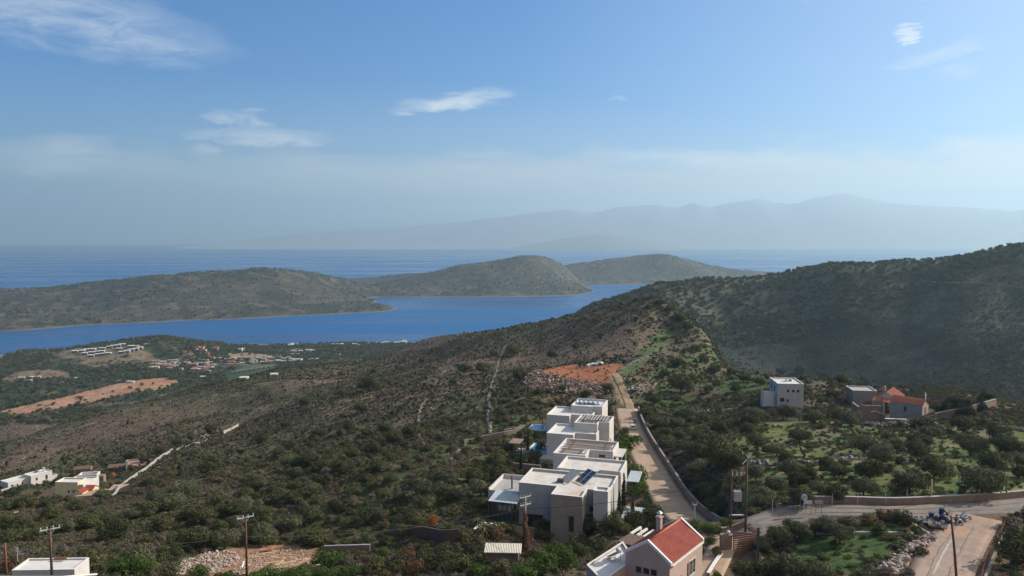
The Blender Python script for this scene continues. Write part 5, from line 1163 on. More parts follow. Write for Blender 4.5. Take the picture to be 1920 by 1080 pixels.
# low-detail meshes
def low(name, W_, H, nl, n, w, h, seed, mat, z0=-.1): return crown_mesh(name, lumps_dome(random.Random(seed), W_, H, nl, z0, .28, .42), n, w, h, seed, mat, .3, (.55, 1.05))
CUSH = [low('cushion_dry', 1.3, .62, 5, 170, .09, .2, 700 + i, L['dry']) for i in range(2)] + [low('cushion_green', 1.3, .7, 5, 170, .1, .2, 710 + i, L['shrub']) for i in range(2)] + [low('cushion_fresh', 1.3, .45, 5, 150, .1, .2, 720, L['green'])]
MIDB = [low('bush_dark', 3, 2.1, 7, 260, .28, .42, 730 + i, L['oak']) for i in range(2)] + [low('bush_shrub', 3, 1.7, 7, 240, .28, .42, 740 + i, L['shrub']) for i in range(2)] + [low('bush_dry', 3, 1.4, 7, 220, .28, .4, 750, L['dry']), low('bush_shade_toned', 3, 2.2, 7, 260, .28, .42, 751, L['shade_toned'])]
FART = [low('far_tree', 5, 3.6, 7, 150, .65, .9, 760 + i, L['oak']) for i in range(2)] + [low('far_olive', 5, 3.2, 7, 140, .65, .9, 770 + i, L['olive']) for i in range(2)]
def stone_mesh(name, seed, mat, sub=2):
    import bmesh
    bm = bmesh.new(); bmesh.ops.create_icosphere(bm, subdivisions=sub, radius=.5); g = random.Random(seed)
    ks = [Vector((g.uniform(-1,1), g.uniform(-1,1), g.uniform(-1,1))).normalized() for _ in range(7)]
    for v in bm.verts:
        c = v.co.normalized()
        for k in ks:
            d = c.dot(k)
            if d > .55: v.co -= k * (v.co.dot(k) - .5 * .58)*.8
        v.co.z *= .7
    me = bpy.data.meshes.new(name); bm.to_mesh(me); bm.free(); me.materials.append(mat); return me
M['rubble_dark'] = surf('dark_rubble', (.15,.10,.08), (.24,.16,.12), 1.2, .95, .6, 5, c3=(.20,.09,.055))  # rubble darkened, the slope's shade is put into the stone colour
STN = [stone_mesh('stone', 800 + i, M['rubble']) for i in range(4)]
STD = [stone_mesh('dark_stone', 820 + i, M['rubble_dark']) for i in range(4)] + STN[:1]
GST = [stone_mesh('grey_stone', 810 + i, M['stone']) for i in range(4)]
def pick_w(probs, n): # probs (n,k)
    c = np.cumsum(probs / probs.sum(1, keepdims=True), 1); return (rng.random(n)[:, None] > c).sum(1).clip(0, probs.shape[1] - 1)
# near cushions and bushes
x, y = rand_fan(70000, 75, 270); x, y = clean(x, y)
gm = np.zeros(len(x)); 
for p, v in ((grove_green, 1), (green_a, .8), (green_b, .7), (lawn, 1.2)): gm = np.maximum(gm, inpoly(x, y, p) * v)
k = rng.random(len(x)) < (1 - .72 * np.minimum(gm, 1)) * (.35 + .65 * (fbm(x, y, 14, 3, 31) > .47)); x, y, gm = x[k], y[k], gm[k]
nb = fbm(x, y, 30, 4, 33); gw = np.clip((nb - .45) * 6, 0, 1)
dry = 1.1 * (1 - .8 * gm) * (1.25 - gw); fr = .06 + .5 * gm * gw
pr = np.stack([dry, dry, .5 + gw, .5 + gw, fr], -1)
scatter('undergrowth', 'low dry and green cushion scrub covering the near slopes', 'scrub', x, y, .6, 1.35, CUSH, pick_w(pr, len(x)))
x, y = rand_fan(3600, 95, 300); x, y = clean(x, y); x, y = away_from_trees(x, y)
k = (rng.random(len(x)) < np.where(inpoly(x, y, grove_green), .12, .85) * (fbm(x, y, 45, 3, 35) > .44)); x, y = x[k], y[k]
SHn = [m_[0] for m_ in SH] + [SD[0][0], SD[1][0]]
scatter('shrubbery', 'knee to head high shrubs on the near slopes', 'shrubs', x, y, .35, .95, SHn)
# middle distance
x, y = rand_fan(150000, 250, 930); x, y = clean(x, y)
d1 = fbm(x, y, 90, 4, 36); sh_ = inpoly(x, y, terrace_green)
k = (rng.random(len(x)) < .3 + .7 * (d1 > .4)) & ~(sh_ & (rng.random(len(x)) < .93)); x, y, d1 = x[k], y[k], d1[k]
rt = np.clip((x - 60) / 80, 0, 1) * np.clip((y - 330) / 60, 0, 1)
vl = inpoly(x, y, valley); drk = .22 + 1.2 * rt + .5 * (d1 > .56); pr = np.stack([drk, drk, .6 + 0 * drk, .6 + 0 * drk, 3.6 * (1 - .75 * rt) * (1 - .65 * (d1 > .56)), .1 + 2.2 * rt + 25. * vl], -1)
size = rng.uniform(.28, .62, len(x)) * (1 + .9 * (rng.random(len(x)) < .08)) * (.8 + .95 * rt * np.clip((760 - y) / 200, .15, 1))
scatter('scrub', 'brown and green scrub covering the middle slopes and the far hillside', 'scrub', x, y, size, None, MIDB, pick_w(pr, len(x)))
# plain and far hill
x, y = rand_fan(46000, 850, 1750, -.8, .8); zz = ground(x, y); k = zz > 2.5
for p in (cut_bank, tan_field, light_field, dig_left, tan_strip): k &= ~(inpoly(x, y, p) & (rng.random(len(x)) < .93))
k &= ~(inpoly(x, y, dev_hill) & (rng.random(len(x)) < .93)); k &= ~(inpoly(x, y, dark_field))
dn = fbm(x, y, 110, 4, 37); k &= rng.random(len(x)) < np.clip((dn - .27) * 6, .05, 1); x, y = x[k], y[k]
scatter('woodland', 'dense low trees covering the coastal plain', 'woodland', x, y, rng.uniform(.55, 1.5, len(x)), None, FART)
x = rng.uniform(-3400, 2200, 90000); y = rng.uniform(1900, 5400, 90000); zz = isl_z(x, y); k = (zz > 3) & (rng.random(90000) < np.clip((fbm(x, y, 160, 4, 38) - .3) * 3, .1, 1)) & (np.abs(x / y) < .8); x, y = x[k], y[k]
scatter('peninsula_scrub', 'dark dots of scrub over the dry peninsula', 'scrub', x, y, rng.uniform(.6, 1.7, len(x)), None, FART, zf=isl_z)
# skyline trees on the far ridge are part of the far scrub; stones next
def stones(name, label, poly_or_pts, n, s0, s1, meshes, cat='stones', sink=.1, pile=0.0, tilt=.6):
    P = np.array([p[:2] for p in poly_or_pts]); x = rng.uniform(P[:,0].min(), P[:,0].max(), n * 4); y = rng.uniform(P[:,1].min(), P[:,1].max(), n * 4); k = inpoly(x, y, poly_or_pts); x, y = x[k][:n], y[k][:n]
    zf = (lambda a, b: ground(a, b) + pile * rng.random(len(a)) ** 1.5) if pile else None
    return scatter(name, label, cat, x, y, rng.uniform(0, 1, len(x)) ** 2 * (s1 - s0) + s0, None, meshes, sink=sink, tilt=tilt, zf=zf)
stones('rubble', 'broad dark rubble slope below the red soil shelf', W([(985,708),(1005,698),(1040,705),(1085,714),(1070,722),(1080,740),(1040,738),(1000,735),(980,722)]), 1900, .4, 1.5, STD, pile=1.2)
stones('rubble', 'rubble bank under the lower red soil ledge', W([(1075,716),(1130,718),(1150,722),(1140,738),(1090,742),(1066,736)]), 900, .4, 1.3, STD, pile=1.0)
stones('rubble', 'stone heap beside the dirt track under the dark spreading tree', W([(1172,728),(1195,722),(1232,720),(1228,730),(1200,740),(1175,737)]), 260, .4, 1.2, STN, pile=.8)
stones('rubble', 'loose red and grey rocks piled along the concrete road', W([(1640,1085),(1650,1060),(1690,1030),(1735,1008),(1762,1000),(1750,1022),(1715,1035),(1680,1085)]), 420, .3, 1.0, STN, pile=.6)
stones('rubble', 'broken stones and masonry on the building site', W([(310,1080),(345,1050),(380,1040),(440,1035),(450,1050),(400,1075)]), 1000, .2, .75, STN, pile=.5)
stones('rubble', 'broken masonry on the right part of the building site', W([(440,1036),(560,1028),(590,1040),(560,1078),(430,1082)]), 800, .15, .55, STN, pile=.25)
stones('rubble', 'red earth and rock lumps on the long cut bank of the plain', cut_bank, 900, 1.0, 5.0, [variant(m_, surf('red_earth', (.36,.19,.115), (.26,.13,.08), .3, .95, .5, 3)) for m_ in STN[:2]], sink=.25)
x, y = rand_fan(9000, 85, 290); k = fbm(x, y, 16, 3, 39) > .55; x, y = clean(x[k], y[k])
scatter('field_stones', 'pale stones scattered over the near slopes', 'stones', x, y, .15, .75, GST, tilt=.5)
x, y = rand_fan(9000, 290, 800); k = fbm(x, y, 40, 3, 44) > .55; x, y = clean(x[k], y[k])
scatter('field_stones', 'pale rocks scattered through the scrub of the middle slopes', 'stones', x, y, .4, 1.5, GST, tilt=.5)
# ------------------------------------------------------------------ distant buildings on the plain
def far_box(name, label, cat, p, rz, w, d, h, wall, roof, group, win=True, gable_=False, wc='dark'):
    t = thing(name, label, cat, p, rz, group)
    if gable_: gable(t, d, w, h * .7, h * 1.05, wall, roof, axis='x', below=3)
    else:
        b = MB(); b.box(0, w, 0, d, -3, h); b.build('wall', wall, t); b = MB(); b.box(-.25, w + .25, -.25, d + .25, h + .003, h + .35); b.build('roof', roof, t)
    if win:
        n = max(1, int(w / 4)); b = MB()
        for k in range(n):
            xx = (k + .5) * w / n
            if gable_: xx = xx
            b.box(xx - .7, xx + .7, (-.06 if not gable_ else -d/2 - .06), (.0 if not gable_ else -d/2), h * .25, h * .62)
        b.build('window', M['glass'], t)
    return t
# unfinished concrete villas on the headland: one thing each, wide dark openings to the front
uf = [(640,152),(705,147),(745,137),(800,134),(730,170),(790,162),(835,157),(880,152),(790,190),(850,180),(900,175),(940,170),(890,125),(955,111),(990,103),(1030,98),(1065,90),(1040,128),(1145,106),(1190,106),(1065,158),(1110,150),(1150,138),(1190,131),(1225,120)]
for i, (zx, zy) in enumerate(uf):
    p = hit(zx / 4.8, 630 + zy / 4.8 + .6); t = thing('unfinished_villa', 'grey concrete villa shell in the rows on the bare headland', 'unfinished villa', p, R(12 + random.uniform(-4, 4)), 'unfinished concrete villas on the headland')
    b = MB(); b.box(0, 10.5, .8, 8.5, -3, 3.6); b.box(0, .6, 0, .8, -3, 3.6); b.box(9.9, 10.5, 0, .8, -3, 3.6); b.box(5.0, 5.5, 0, .8, -3, 3.6); b.build('wall', M['concrete'], t)
    b = MB(); b.box(-.3, 10.8, -.4, 8.8, 3.605, 4.2); b.build('roof', M['roof_white'], t)
    b = MB(); b.box(.62, 4.98, .72, .79, 0, 3.2); b.box(5.52, 9.88, .72, .79, 0, 3.2); b.build('opening', M['frame_dark'], t)
for i, (zx, zy, w, h) in enumerate([(780,92,10,7),(800,88,7,9),(470,118,9,8),(1100,84,12,6),(1145,82,14,6),(1210,88,9,8),(1310,80,12,6),(1360,84,14,4),(1440,77,12,6),(1500,73,12,7),(1540,73,10,7),(1575,71,9,8),(1610,76,14,5),(1655,74,12,8),(1700,71,15,9),(1722,68,8,11),(1480,88,12,4)]):
    p = atz(360 + zx / 4.364, 630.5 + zy / 4.364, 2.5); far_box('seaside_building', 'bright white building in the row along the shore of the bay', 'building', p, R(random.uniform(-8, 20)), w, 9, h * .8, M['render_white'], M['roof_white'], 'white seaside buildings on the shore')
for i, (zx, zy, w, h) in enumerate([(810,132,14,3.5),(870,132,10,3.5),(930,126,16,3.5),(965,130,12,3.5),(860,203,10,4),(950,204,12,4),(990,196,10,3),(385,360,8,2),(640,330,7,1.8),(60,345,10,3),(375,122,10,5),(405,118,8,5),(1180,160,9,3)]):
    p = hit(360 + zx / 4.364, 630 + zy / 4.364); far_box('white_house', 'low white building among the fields of the plain', 'house', p, R(random.uniform(-15, 20)), w * .8, 6, h * .8, M['render_white'], M['roof_screed'], 'low white buildings on the plain')
for i, (zx, zy, w) in enumerate([(170,108,14),(195,104,9),(580,85,9),(545,90,8),(60,112,12),(90,122,9),(150,188,12),(115,152,8),(130,175,8),(620,85,8),(40,100,8),(80,100,7),(25,118,7)]):
    p = hit(360 + zx / 4.364, 630 + zy / 4.364); far_box('hamlet_house', 'stone house with reddish roof in the hamlet near the shore', 'house', p, R(random.uniform(-20, 25)), w * .7, 6, 4.2, M['beige'], M['tile_red'], 'red-roofed houses near the shore', gable_=True)
for i in range(44):
    zx = random.uniform(1290, 1920); zy = 240 + (zx - 1290) * .07 + random.uniform(-28, 50) ; p = hit(zx / 4.8, 630 + zy / 4.8)
    c = random.random(); far_box('hamlet_house', 'small pale house in the scattered village on the plain', 'house', p, R(random.uniform(-20, 25)), random.uniform(6, 12), 6, random.uniform(2.6, 4.2), M['beige'] if c < .7 else M['render_grey'], M['concrete'] if c < .7 else M['tile_orange'], 'scattered village houses on the plain', gable_=c > .6)
for i in range(46):
    zx = random.uniform(0, 900); zy = 225 - zx * .05 + random.uniform(-28, 34); p = hit(360 + zx / 4.364, 630 + zy / 4.364)
    c = random.random(); far_box('hamlet_house', 'low house with pale or brown roof in the strip of the middle village', 'house', p, R(random.uniform(-10, 25)), random.uniform(7, 14), 6, random.uniform(2.2, 3.6), M['stone_dark'] if c < .6 else M['beige'], M['concrete'] if c < .8 else M['tile_orange'], 'houses in the middle village strip', gable_=c > .5)
for i, (px, py, w) in enumerate([(33,711,12),(52,709,10),(64,709,12),(45,716,14),(18,722,8),(185,714,7),(115,719,5),(137,711,6),(235,718,18),(215,717,12),(270,634.5+13,10)]):
    p = hit(px, py); far_box('farm_building', 'low pale farm building by the diggings on the left of the plain', 'farm building', p, R(random.uniform(-10, 20)), w * .7, 5, 2.2, M['beige'] if i not in (5,) else M['rust'], M['roof_screed'] if i not in (5,) else M['tile_red'], 'farm buildings by the left diggings')
# ------------------------------------------------------------------ poles and wires
def power_pole(label, p, h, arms=1, rz=0, group=None, insul=4, mat='pole_wood', r=.14, lean=(0, 0), armz=.15, armw=1.1):
    t = thing('utility_pole', label, 'utility pole', p, rz, group)
    MB().tube([(0,0,-1),(lean[0]*.5,lean[1]*.5,h*.5),(lean[0],lean[1],h)], [r*1.2, r, r*.8], 8).build('pole', M[mat], t, True)
    for a in range(arms):
        z = h - armz - a * 1.2; b = MB(); b.obox((0, 0, z), (armw*2, .12, .12), 0); b.tube([(-armw*.5,0,z-.02),(0,0,z-.7)], .03, 4); b.tube([(armw*.5,0,z-.02),(0,0,z-.7)], .03, 4); b.build('crossarm', M['metal_white'], t)
        for k in range(insul):
            xx = -armw*.9 + 1.8*armw*k/(insul-1); MB().tube([(xx,0,z+.06),(xx,0,z+.3),(xx,0,z+.38)], [.03,.07,.03], 6).build('insulator', M['metal_white'], t)
    return t
PA = atz(462,1076,at(462,1076,106)[2]); PB = hit(97,1068)
def pole_at(px, top, base, D, **kw):
    q = at(px, base, D); h = at(px, top, D)[2] - q[2]; return q, h
q, h = pole_at(463, 968, 1077, 100); power_pole('brown pole with white crossarm standing in the building site', (q[0], q[1], q[2]), h, rz=R(35)); top1 = Vector((q[0], q[1], q[2] + h))
q, h = pole_at(97, 990, 1072, 92); power_pole('brown pole with white crossarm behind the white flat roof', (q[0], q[1], q[2]), h, rz=R(35)); top2 = Vector((q[0], q[1], q[2] + h))
q, h = pole_at(11, 1018, 1056, 100); power_pole('brown pole without crossarm at the left edge', (q[0], q[1], q[2] - 1), h + 1, 0, mat='rust'); top3 = Vector((q[0], q[1], q[2] + h))
# double pole with transformer
q, h = pole_at(1398, 856, 983, 100); dp = power_pole('tall electricity pole with slanted top crossarm, right of the pair', q, h, 0, R(20)); top4 = Vector((q[0], q[1], q[2] + h))
b = MB(); b.obox((0,0,h-.35), (1.9,.12,.12), 0, 0, R(-42)); b.build('crossarm', M['metal_white'], dp)
for k in range(3): MB().tube([(-.7+.7*k,0,h+.35-.62*k),(-.7+.7*k,0,h+.75-.62*k)], .05, 5).build('insulator', M['metal_white'], dp)
q2 = at(1370, 975, 100); h2 = at(1370, 880, 100)[2] - q2[2]
t = thing('utility_pole', 'shorter electricity pole with crossbeam and transformer, left of the pair', 'utility pole', q2)
MB().tube([(0,0,-1),(0,0,h2)], [.15,.12], 8).build('pole', M['pole_wood'], t, True)
wdt = q[0] - q2[0]; b = MB(); b.box(-.2, wdt-.25, -.08, .08, h2-1.0, h2-.85); b.box(-.2, wdt-.25, -.08, .08, h2-.25, h2-.12); b.build('crossbeam', M['pole_wood'], t)
for k in range(3): MB().tube([(.1+k*.6,0,h2-.84),(.1+k*.6,0,h2-.3)], .07, 6).build('insulator', M['metal_white'], t)
b = MB(); b.box(.35,1.35,-.4,.4,h2-4.3,h2-3.0); [b.tube([(.5+.35*k,0,h2-3.0),(.5+.35*k,0,h2-2.7)], .06, 5) for k in range(3)]; b.build('transformer', M['concrete'], t)
b = MB(); b.box(-.2, wdt-.25, -.1, .1, 0.6, .75); b.build('lower_beam', M['metal_white'], t)
q, h = pole_at(1745, 899, 956, 107); power_pole('pale yellowish wooden pole behind the main road wall', q, h, 0, mat='wood_pale', r=.12)
q = at(1795, 1082, 82); tp = at(1783, 967, 82); power_pole('leaning dark wooden pole beside the concrete road', q, tp[2] - q[2], 0, lean=(tp[0] - q[0], 0), r=.13); top5 = Vector(tp)
q, h = pole_at(1588, 1028, 1085, 90); power_pole('thin grey pole on the grassy plot', q, h, 0, mat='concrete', r=.05); top6 = Vector((q[0], q[1], q[2] + h))
q, h = pole_at(1652, 727, 787, 205); power_pole('thin dark pole before the ruined walls of the chapel', q, h, 0, r=.12)
q, h = pole_at(1522, 716, 757, 222); power_pole('thin dark pole right of the lone white house', q, h, 0, r=.12)
q, h = pole_at(1302, 945, 985, 116); power_pole('short lamp-like pole with bracket behind the chimney of the pink house', q, h, 1, insul=2, armw=.35, r=.08, mat='concrete')
q, h = pole_at(985, 930, 1035, 113)
ip = power_pole('ivy-covered pole with white crossarms in front of the nearest villa', q, h, 2, rz=R(35), armw=1.0, r=.12, mat='concrete'); top7 = Vector((q[0], q[1], q[2] + h))
iv_me = crown_mesh('ivy', [(random.uniform(-.1,.1), random.uniform(-.1,.1), .4 + k*.5, .62 - .03*k, .6 - .03*k, .5) for k in range(12)], 1500, .18, .3, 901, L['rusty'], .2); link_obj('ivy', iv_me, ip)
for px, py in ((1448,962),(1500,958),(1560,950),(1608,948),(1660,947),(1700,943)):
    p = hit(px, py); t = tag(MB().tube([(0,0,-.3),(0,0,1.9)], .03, 5).build('fence_post', M['metal_white']), 'thin metal fence post behind the road wall', 'fence post', 'fence posts behind the road wall'); t.location = p
def wire(label, a, b_, sag, group='overhead wires'):
    pts_ = [a.lerp(b_, k/16) + Vector((0, 0, -sag * 4 * (k/16) * (1 - k/16))) for k in range(17)]
    return tag(MB().tube(pts_, .035, 4).build('power_line', M['metal_dark']), label, 'wire', None)
wire('overhead wire between the two brown poles at the lower left', top2 + Vector((0,0,-2.6)), top1 + Vector((0,0,-2.6)), .6)
wire('short overhead wire from the left edge pole to the white roof pole', top3 + Vector((0,0,-1)), top2 + Vector((0,0,-2.6)), .4)
wire('overhead wire from the building site pole to the ivy-covered pole', top1 + Vector((0,0,-2.8)), top7 + Vector((0,0,-2.0)), 1.2)
wire('overhead wire from the ivy-covered pole across the nearest villa front', top7 + Vector((0,0,-2.0)), top4 + Vector((0,0,-2.5)), 1.0)
wire('black cable sagging over the grassy plot to the leaning pole', top6 + Vector((-6,0,-.9)), top5 + Vector((0,0,-.6)), .9)
# ------------------------------------------------------------------ signs, gate, fence, car, rubbish
def sign(label, px, py, top, D, w, h, group=None, col='metal_white'):
    q = at(px, py, D); z = at(px, top, D)[2] - q[2]; t = thing('road_sign', label, 'road sign', q, R(-6), group)
    for s in (-.35, .35): MB().tube([(s*w, 0, -1),(s*w, 0, z)], .03, 5).build('post', M['metal_dark'], t)
    MB().box(-w/2, w/2, -.06, -.035, z-h, z).build('board', M[col], t); return t
sign('white rectangular road sign board, left of the two beside the round mirror', 1515, 960, 938, 103.5, 1.1, .55); sign('grey rectangular road sign board, right of the two beside the round mirror', 1535, 960, 938, 103.5, 1.1, .5, col='concrete')
q = at(1507, 962, 104); z = at(1507, 932, 104)[2] - q[2]; t = thing('traffic_mirror', 'round white-rimmed traffic mirror by the road bend', 'traffic mirror', q, R(-10))
MB().tube([(0,0,-1),(0,0,z-.3)], .05, 6).build('post', M['metal_white'], t); MB().tube([(0,-.02,z),(0,-.14,z)], [.42,.42], 20).build('rim', M['metal_white'], t); MB().tube([(0,-.141,z),(0,-.16,z)], [.3,.28], 20).build('mirror_face', M['metal_roof'], t)
# slatted gate
ga, gb = Vector(atz(1375, 1040, at(1375,1040,91)[2])), Vector(at(1421, 1036, 88)); 
_g = hit(1374, 1033); ga = Vector(at(1374, 1022, _g[1])); gb = Vector(at(1420, 1026, _g[1] - .8)); dv = gb - ga; t = thing('sliding_gate', 'reddish-brown slatted sliding gate at the driveway of the pink house', 'gate', ga, math.atan2(dv.y, dv.x))
Lg = math.hypot(dv.x, dv.y); b = MB()
for k in range(11): b.box(.1, Lg - .1, -.02, .02, -.9 + k*.24, -.9 + k*.24 + .17)
b.build('slats', M['rust'], t); b = MB(); b.box(0, .1, -.04, .04, -1.2, 1.75); b.box(Lg - .1, Lg, -.04, .04, -1.2, 1.75); b.box(.1, Lg-.1, -.04, .04, 1.72, 1.8); b.build('gate_frame', M['rust'], t)
t = thing('gate_pillar', 'stone gate pillar with white globe lamp beside the brown gate', 'gate pillar', hit(1362, 1030)); MB().box(-.8,.6,-.4,.4,-2,2.0).build('pillar', M['stone_wall'], t)
import bmesh
def ball(name, c, r, mat, parent, s=(1,1,1)):
    bm = bmesh.new(); bmesh.ops.create_uvsphere(bm, u_segments=14, v_segments=9, radius=r); me = bpy.data.meshes.new(name); bm.to_mesh(me); bm.free(); me.materials.append(mat); me.polygons.foreach_set('use_smooth', [True]*len(me.polygons)); o = link_obj(name, me, parent); o.location = c; o.scale = s; return o
ball('lamp_globe', (.2, 0, 2.25), .27, M['metal_white'], t)
t = thing('gate_post', 'tall dark post at the right end of the brown gate', 'post', at(1421, 1030, 86.5)); MB().box(-.12,.12,-.12,.12,-2,2.6).build('post', M['metal_dark'], t)
wall_line('garden_edge', 'low stone garden kerb beside the driveway of the pink house', [(1352,1045),(1340,1062),(1328,1082)], .45, .35, M['stone_wall'], M['coping'], cat='low wall')
# metal fence right of concrete road
fl = offs(concrete_c, 4.0) if False else offs(concrete_c, 3.9)
ft = thing('wire_fence', 'rusty wire fence with thin posts along the right side of the concrete road', 'fence', (0, 0, 0))
pts_ = [Vector((p.x, p.y, gz(p.x, p.y))) for p in fl]
cx_side = fl
if True:
    # make sure it stands on the right-hand (larger x) side
    alt = offs(concrete_c, -3.9)
    if sum(p.x for p in alt) > sum(p.x for p in fl): pts_ = [Vector((p.x, p.y, gz(p.x, p.y))) for p in alt]
base = pts_[len(pts_)//2]; ft.location = base
for k in range(0, len(pts_), 1): p = pts_[k] - base; MB().tube([(p.x, p.y, p.z - .3), (p.x, p.y, p.z + 1.4)], .03, 4).build('fence_post', M['rust'], ft)
b = MB()
for zz in (.25, .5, .75, 1.0, 1.25): b.tube([tuple(p - base + Vector((0, 0, zz))) for p in pts_], .012, 4)
for i in range(len(pts_) - 1):
    for k in range(8): p = pts_[i].lerp(pts_[i+1], k/8) - base; b.tube([(p.x, p.y, p.z + .1), (p.x, p.y, p.z + 1.3)], .009, 3)
b.build('mesh_panel', M['rust'], ft)
wall_line('fence_kerb', 'pale stone kerb under the rusty wire fence', [Vector((p.x + .35, p.y, 0)) for p in pts_], .3, .35, M['stone'], cat='kerb', jit=.6)
pc = hit(1668, 968); t = thing('concrete_ramp_wall', 'slanted concrete slab edge between the main road and the grassy hollow', 'concrete wall', hit(1662, 975), R(-35)); MB().add([(0,0,-2),(4,0,-2),(4,.4,-2),(0,.4,-2),(0,0,1.6),(4,0,.1),(4,.4,.1),(0,.4,1.6)], [(3,2,1,0),(4,5,6,7),(0,1,5,4),(1,2,6,5),(2,3,7,6),(3,0,4,7)]).build('slab', M['stone_wall'], t)
# rubbish heap beside the road: barrels, bags, sheets, planks, one thing each
for (px, py, kind, lb) in [(1745,972,'bin','dark blue bin leaning in the rubbish heap, leftmost'),(1757,975,'bag','dark blue rubbish bag in the heap'),(1764,968,'bin','blue bin at the back of the rubbish heap'),(1771,970,'tyre','old black tyre on top of the rubbish heap'),(1768,978,'bag','big blue-grey bag in the middle of the heap'),(1778,980,'bag','dark bag beside the leaning pole'),(1726,978,'sheet','crumpled white sheet at the left end of the heap'),
    (1738,984,'sheet','grey crumpled sheeting in front of the bins'),(1752,986,'sheet','pale torn sheeting under the blue bags'),(1808,974,'sheet','white plastic sheet on the edge of the concrete road'),(1797,980,'bag','grey sack right of the leaning pole'),(1800,984,'tyre','pale curved tyre lying on the road edge'),(1765,990,'sheet','pinkish grey slab of rubbish nearest the road')]:
    p = hit(px, py + 2)
    if kind == 'bin': o = MB().tube([(0,0,-.1),(.05,0,.35),(.1,0,.8),(.1,0,.82),(.1,0,.86)], [.28,.31,.34,.37,.37], 14).build('rubbish_bin', M['blue'])
    elif kind == 'bag': o = ball('rubbish_bag', (0,0,0), .45, M['blue'] if 'blue' in lb else M['metal_dark'], None, (1.1, .9, .8)); o.rotation_euler = (.3, .2, px)
    elif kind == 'tyre':
        V = []; F = []; n1_, n2_ = 18, 8
        for i in range(n1_):
            for j in range(n2_): a, c_ = i*6.2832/n1_, j*6.2832/n2_; rr = .36 + .13*math.cos(c_); V.append((rr*math.cos(a), .13*math.sin(c_), rr*math.sin(a)))
        for i in range(n1_):
            for j in range(n2_): F.append((i*n2_+j, ((i+1)%n1_)*n2_+j, ((i+1)%n1_)*n2_+(j+1)%n2_, i*n2_+(j+1)%n2_))
        o = MB().add(V, F).build('old_tyre', M['metal_dark'] if 'black' in lb else M['concrete'], None, True); o.rotation_euler = (.5, 0, px)
    else:
        g = random.Random(px); n = 6; V = [(i*.34 - 1 + g.uniform(-.1,.1), j*.28 - .7 + g.uniform(-.08,.08), g.uniform(0,.5)) for j in range(n) for i in range(n)]; V2 = [(a, b_, c_ - .08) for a, b_, c_ in V]; m_ = len(V)
        F = [(j*n+i, j*n+i+1, (j+1)*n+i+1, (j+1)*n+i) for j in range(n-1) for i in range(n-1)]; F += [tuple(m_+k for k in reversed(f)) for f in F]
        o = MB().add(V + V2, F).build('crumpled_sheet', M['concrete'] if 'white' in lb else M['stone_dark']); o.rotation_euler = (.1, .05, px)
    tag(o, lb, {'bin':'bin','bag':'bag','tyre':'tyre','sheet':'sheet'}[kind]); o.location = (p[0], p[1], p[2] + (.4 if kind in ('bag','tyre') else .25 if kind == 'sheet' else .1))
    if 'back' in lb or 'top' in lb or 'middle' in lb: o.location.z += .35
t = tag(MB().box(-1.6,1.6,-.07,.07,-.04,.04).build('plank', M['white_bag']), 'long pale plank lying left of the rubbish heap', 'plank'); p = hit(1722, 992); t.location = (p[0], p[1], p[2] + .35); t.rotation_euler = (0, R(20), R(-50))
# building site: planks, sheets, frames
for k, (px, py, ln, rz, ry) in enumerate([(538,1055,3.2,.4,.1),(520,1068,3.0,1.1,.15),(545,1066,3.4,.9,.12),(552,1060,2.8,.1,.3),(530,1060,2.6,1.5,.1),(510,1062,2.8,.8,.2),(560,1068,3.0,.5,.15),(568,1062,2.6,.95,.05),(502,1046,2.8,.9,.25),(525,1050,3.2,.25,.0),(548,1050,3.2,-.2,.0),(535,1072,3.4,.35,0),(575,1058,2.4,1.2,.3),(515,1054,2.4,1.3,.4),(480,1052,2.6,.7,.3),(588,1072,2.2,.6,.1)]):
    p = hit(px, py); o = tag(MB().box(-ln/2, ln/2, -.1, .1, -.06, .06).build('timber_plank', M['wood_pale']), 'pale timber plank in the tangled pile on the building site', 'plank', 'timber planks piled on the building site'); o.location = (p[0], p[1], p[2] + .7 + .5 * random.random()); o.rotation_euler = (0, ry, rz)
for (px, py, w_, d_, lb, mt, rz) in [(512,1072,1.1,2.6,'long white sheet lying by the planks on the building site','white_bag',-.6),(492,1036,3.0,1.0,'dark red tarpaulin sheet at the back of the building site','rust',.3),(480,1026,3.2,.8,'brown board standing behind the building site pole','wood_dark',.05),(455,1062,.25,2.4,'white panel leaning at the foot of the building site pole','white_bag',.2)]:
    p = hit(px, py); n = 5; g = random.Random(px); V = [((i/(n-1)-.5)*w_, (j/(n-1)-.5)*d_, g.uniform(.1,.4)) for j in range(n) for i in range(n)]; V2 = [(a, b_, c_-.06) for a, b_, c_ in V]
    F = [(j*n+i, j*n+i+1, (j+1)*n+i+1, (j+1)*n+i) for j in range(n-1) for i in range(n-1)]; F += [tuple(25+k for k in reversed(f)) for f in F]
    o = tag(MB().add(V+V2, F).build('site_sheet', M[mt]), lb, 'sheet'); o.location = p; o.rotation_euler = (0,0,rz)
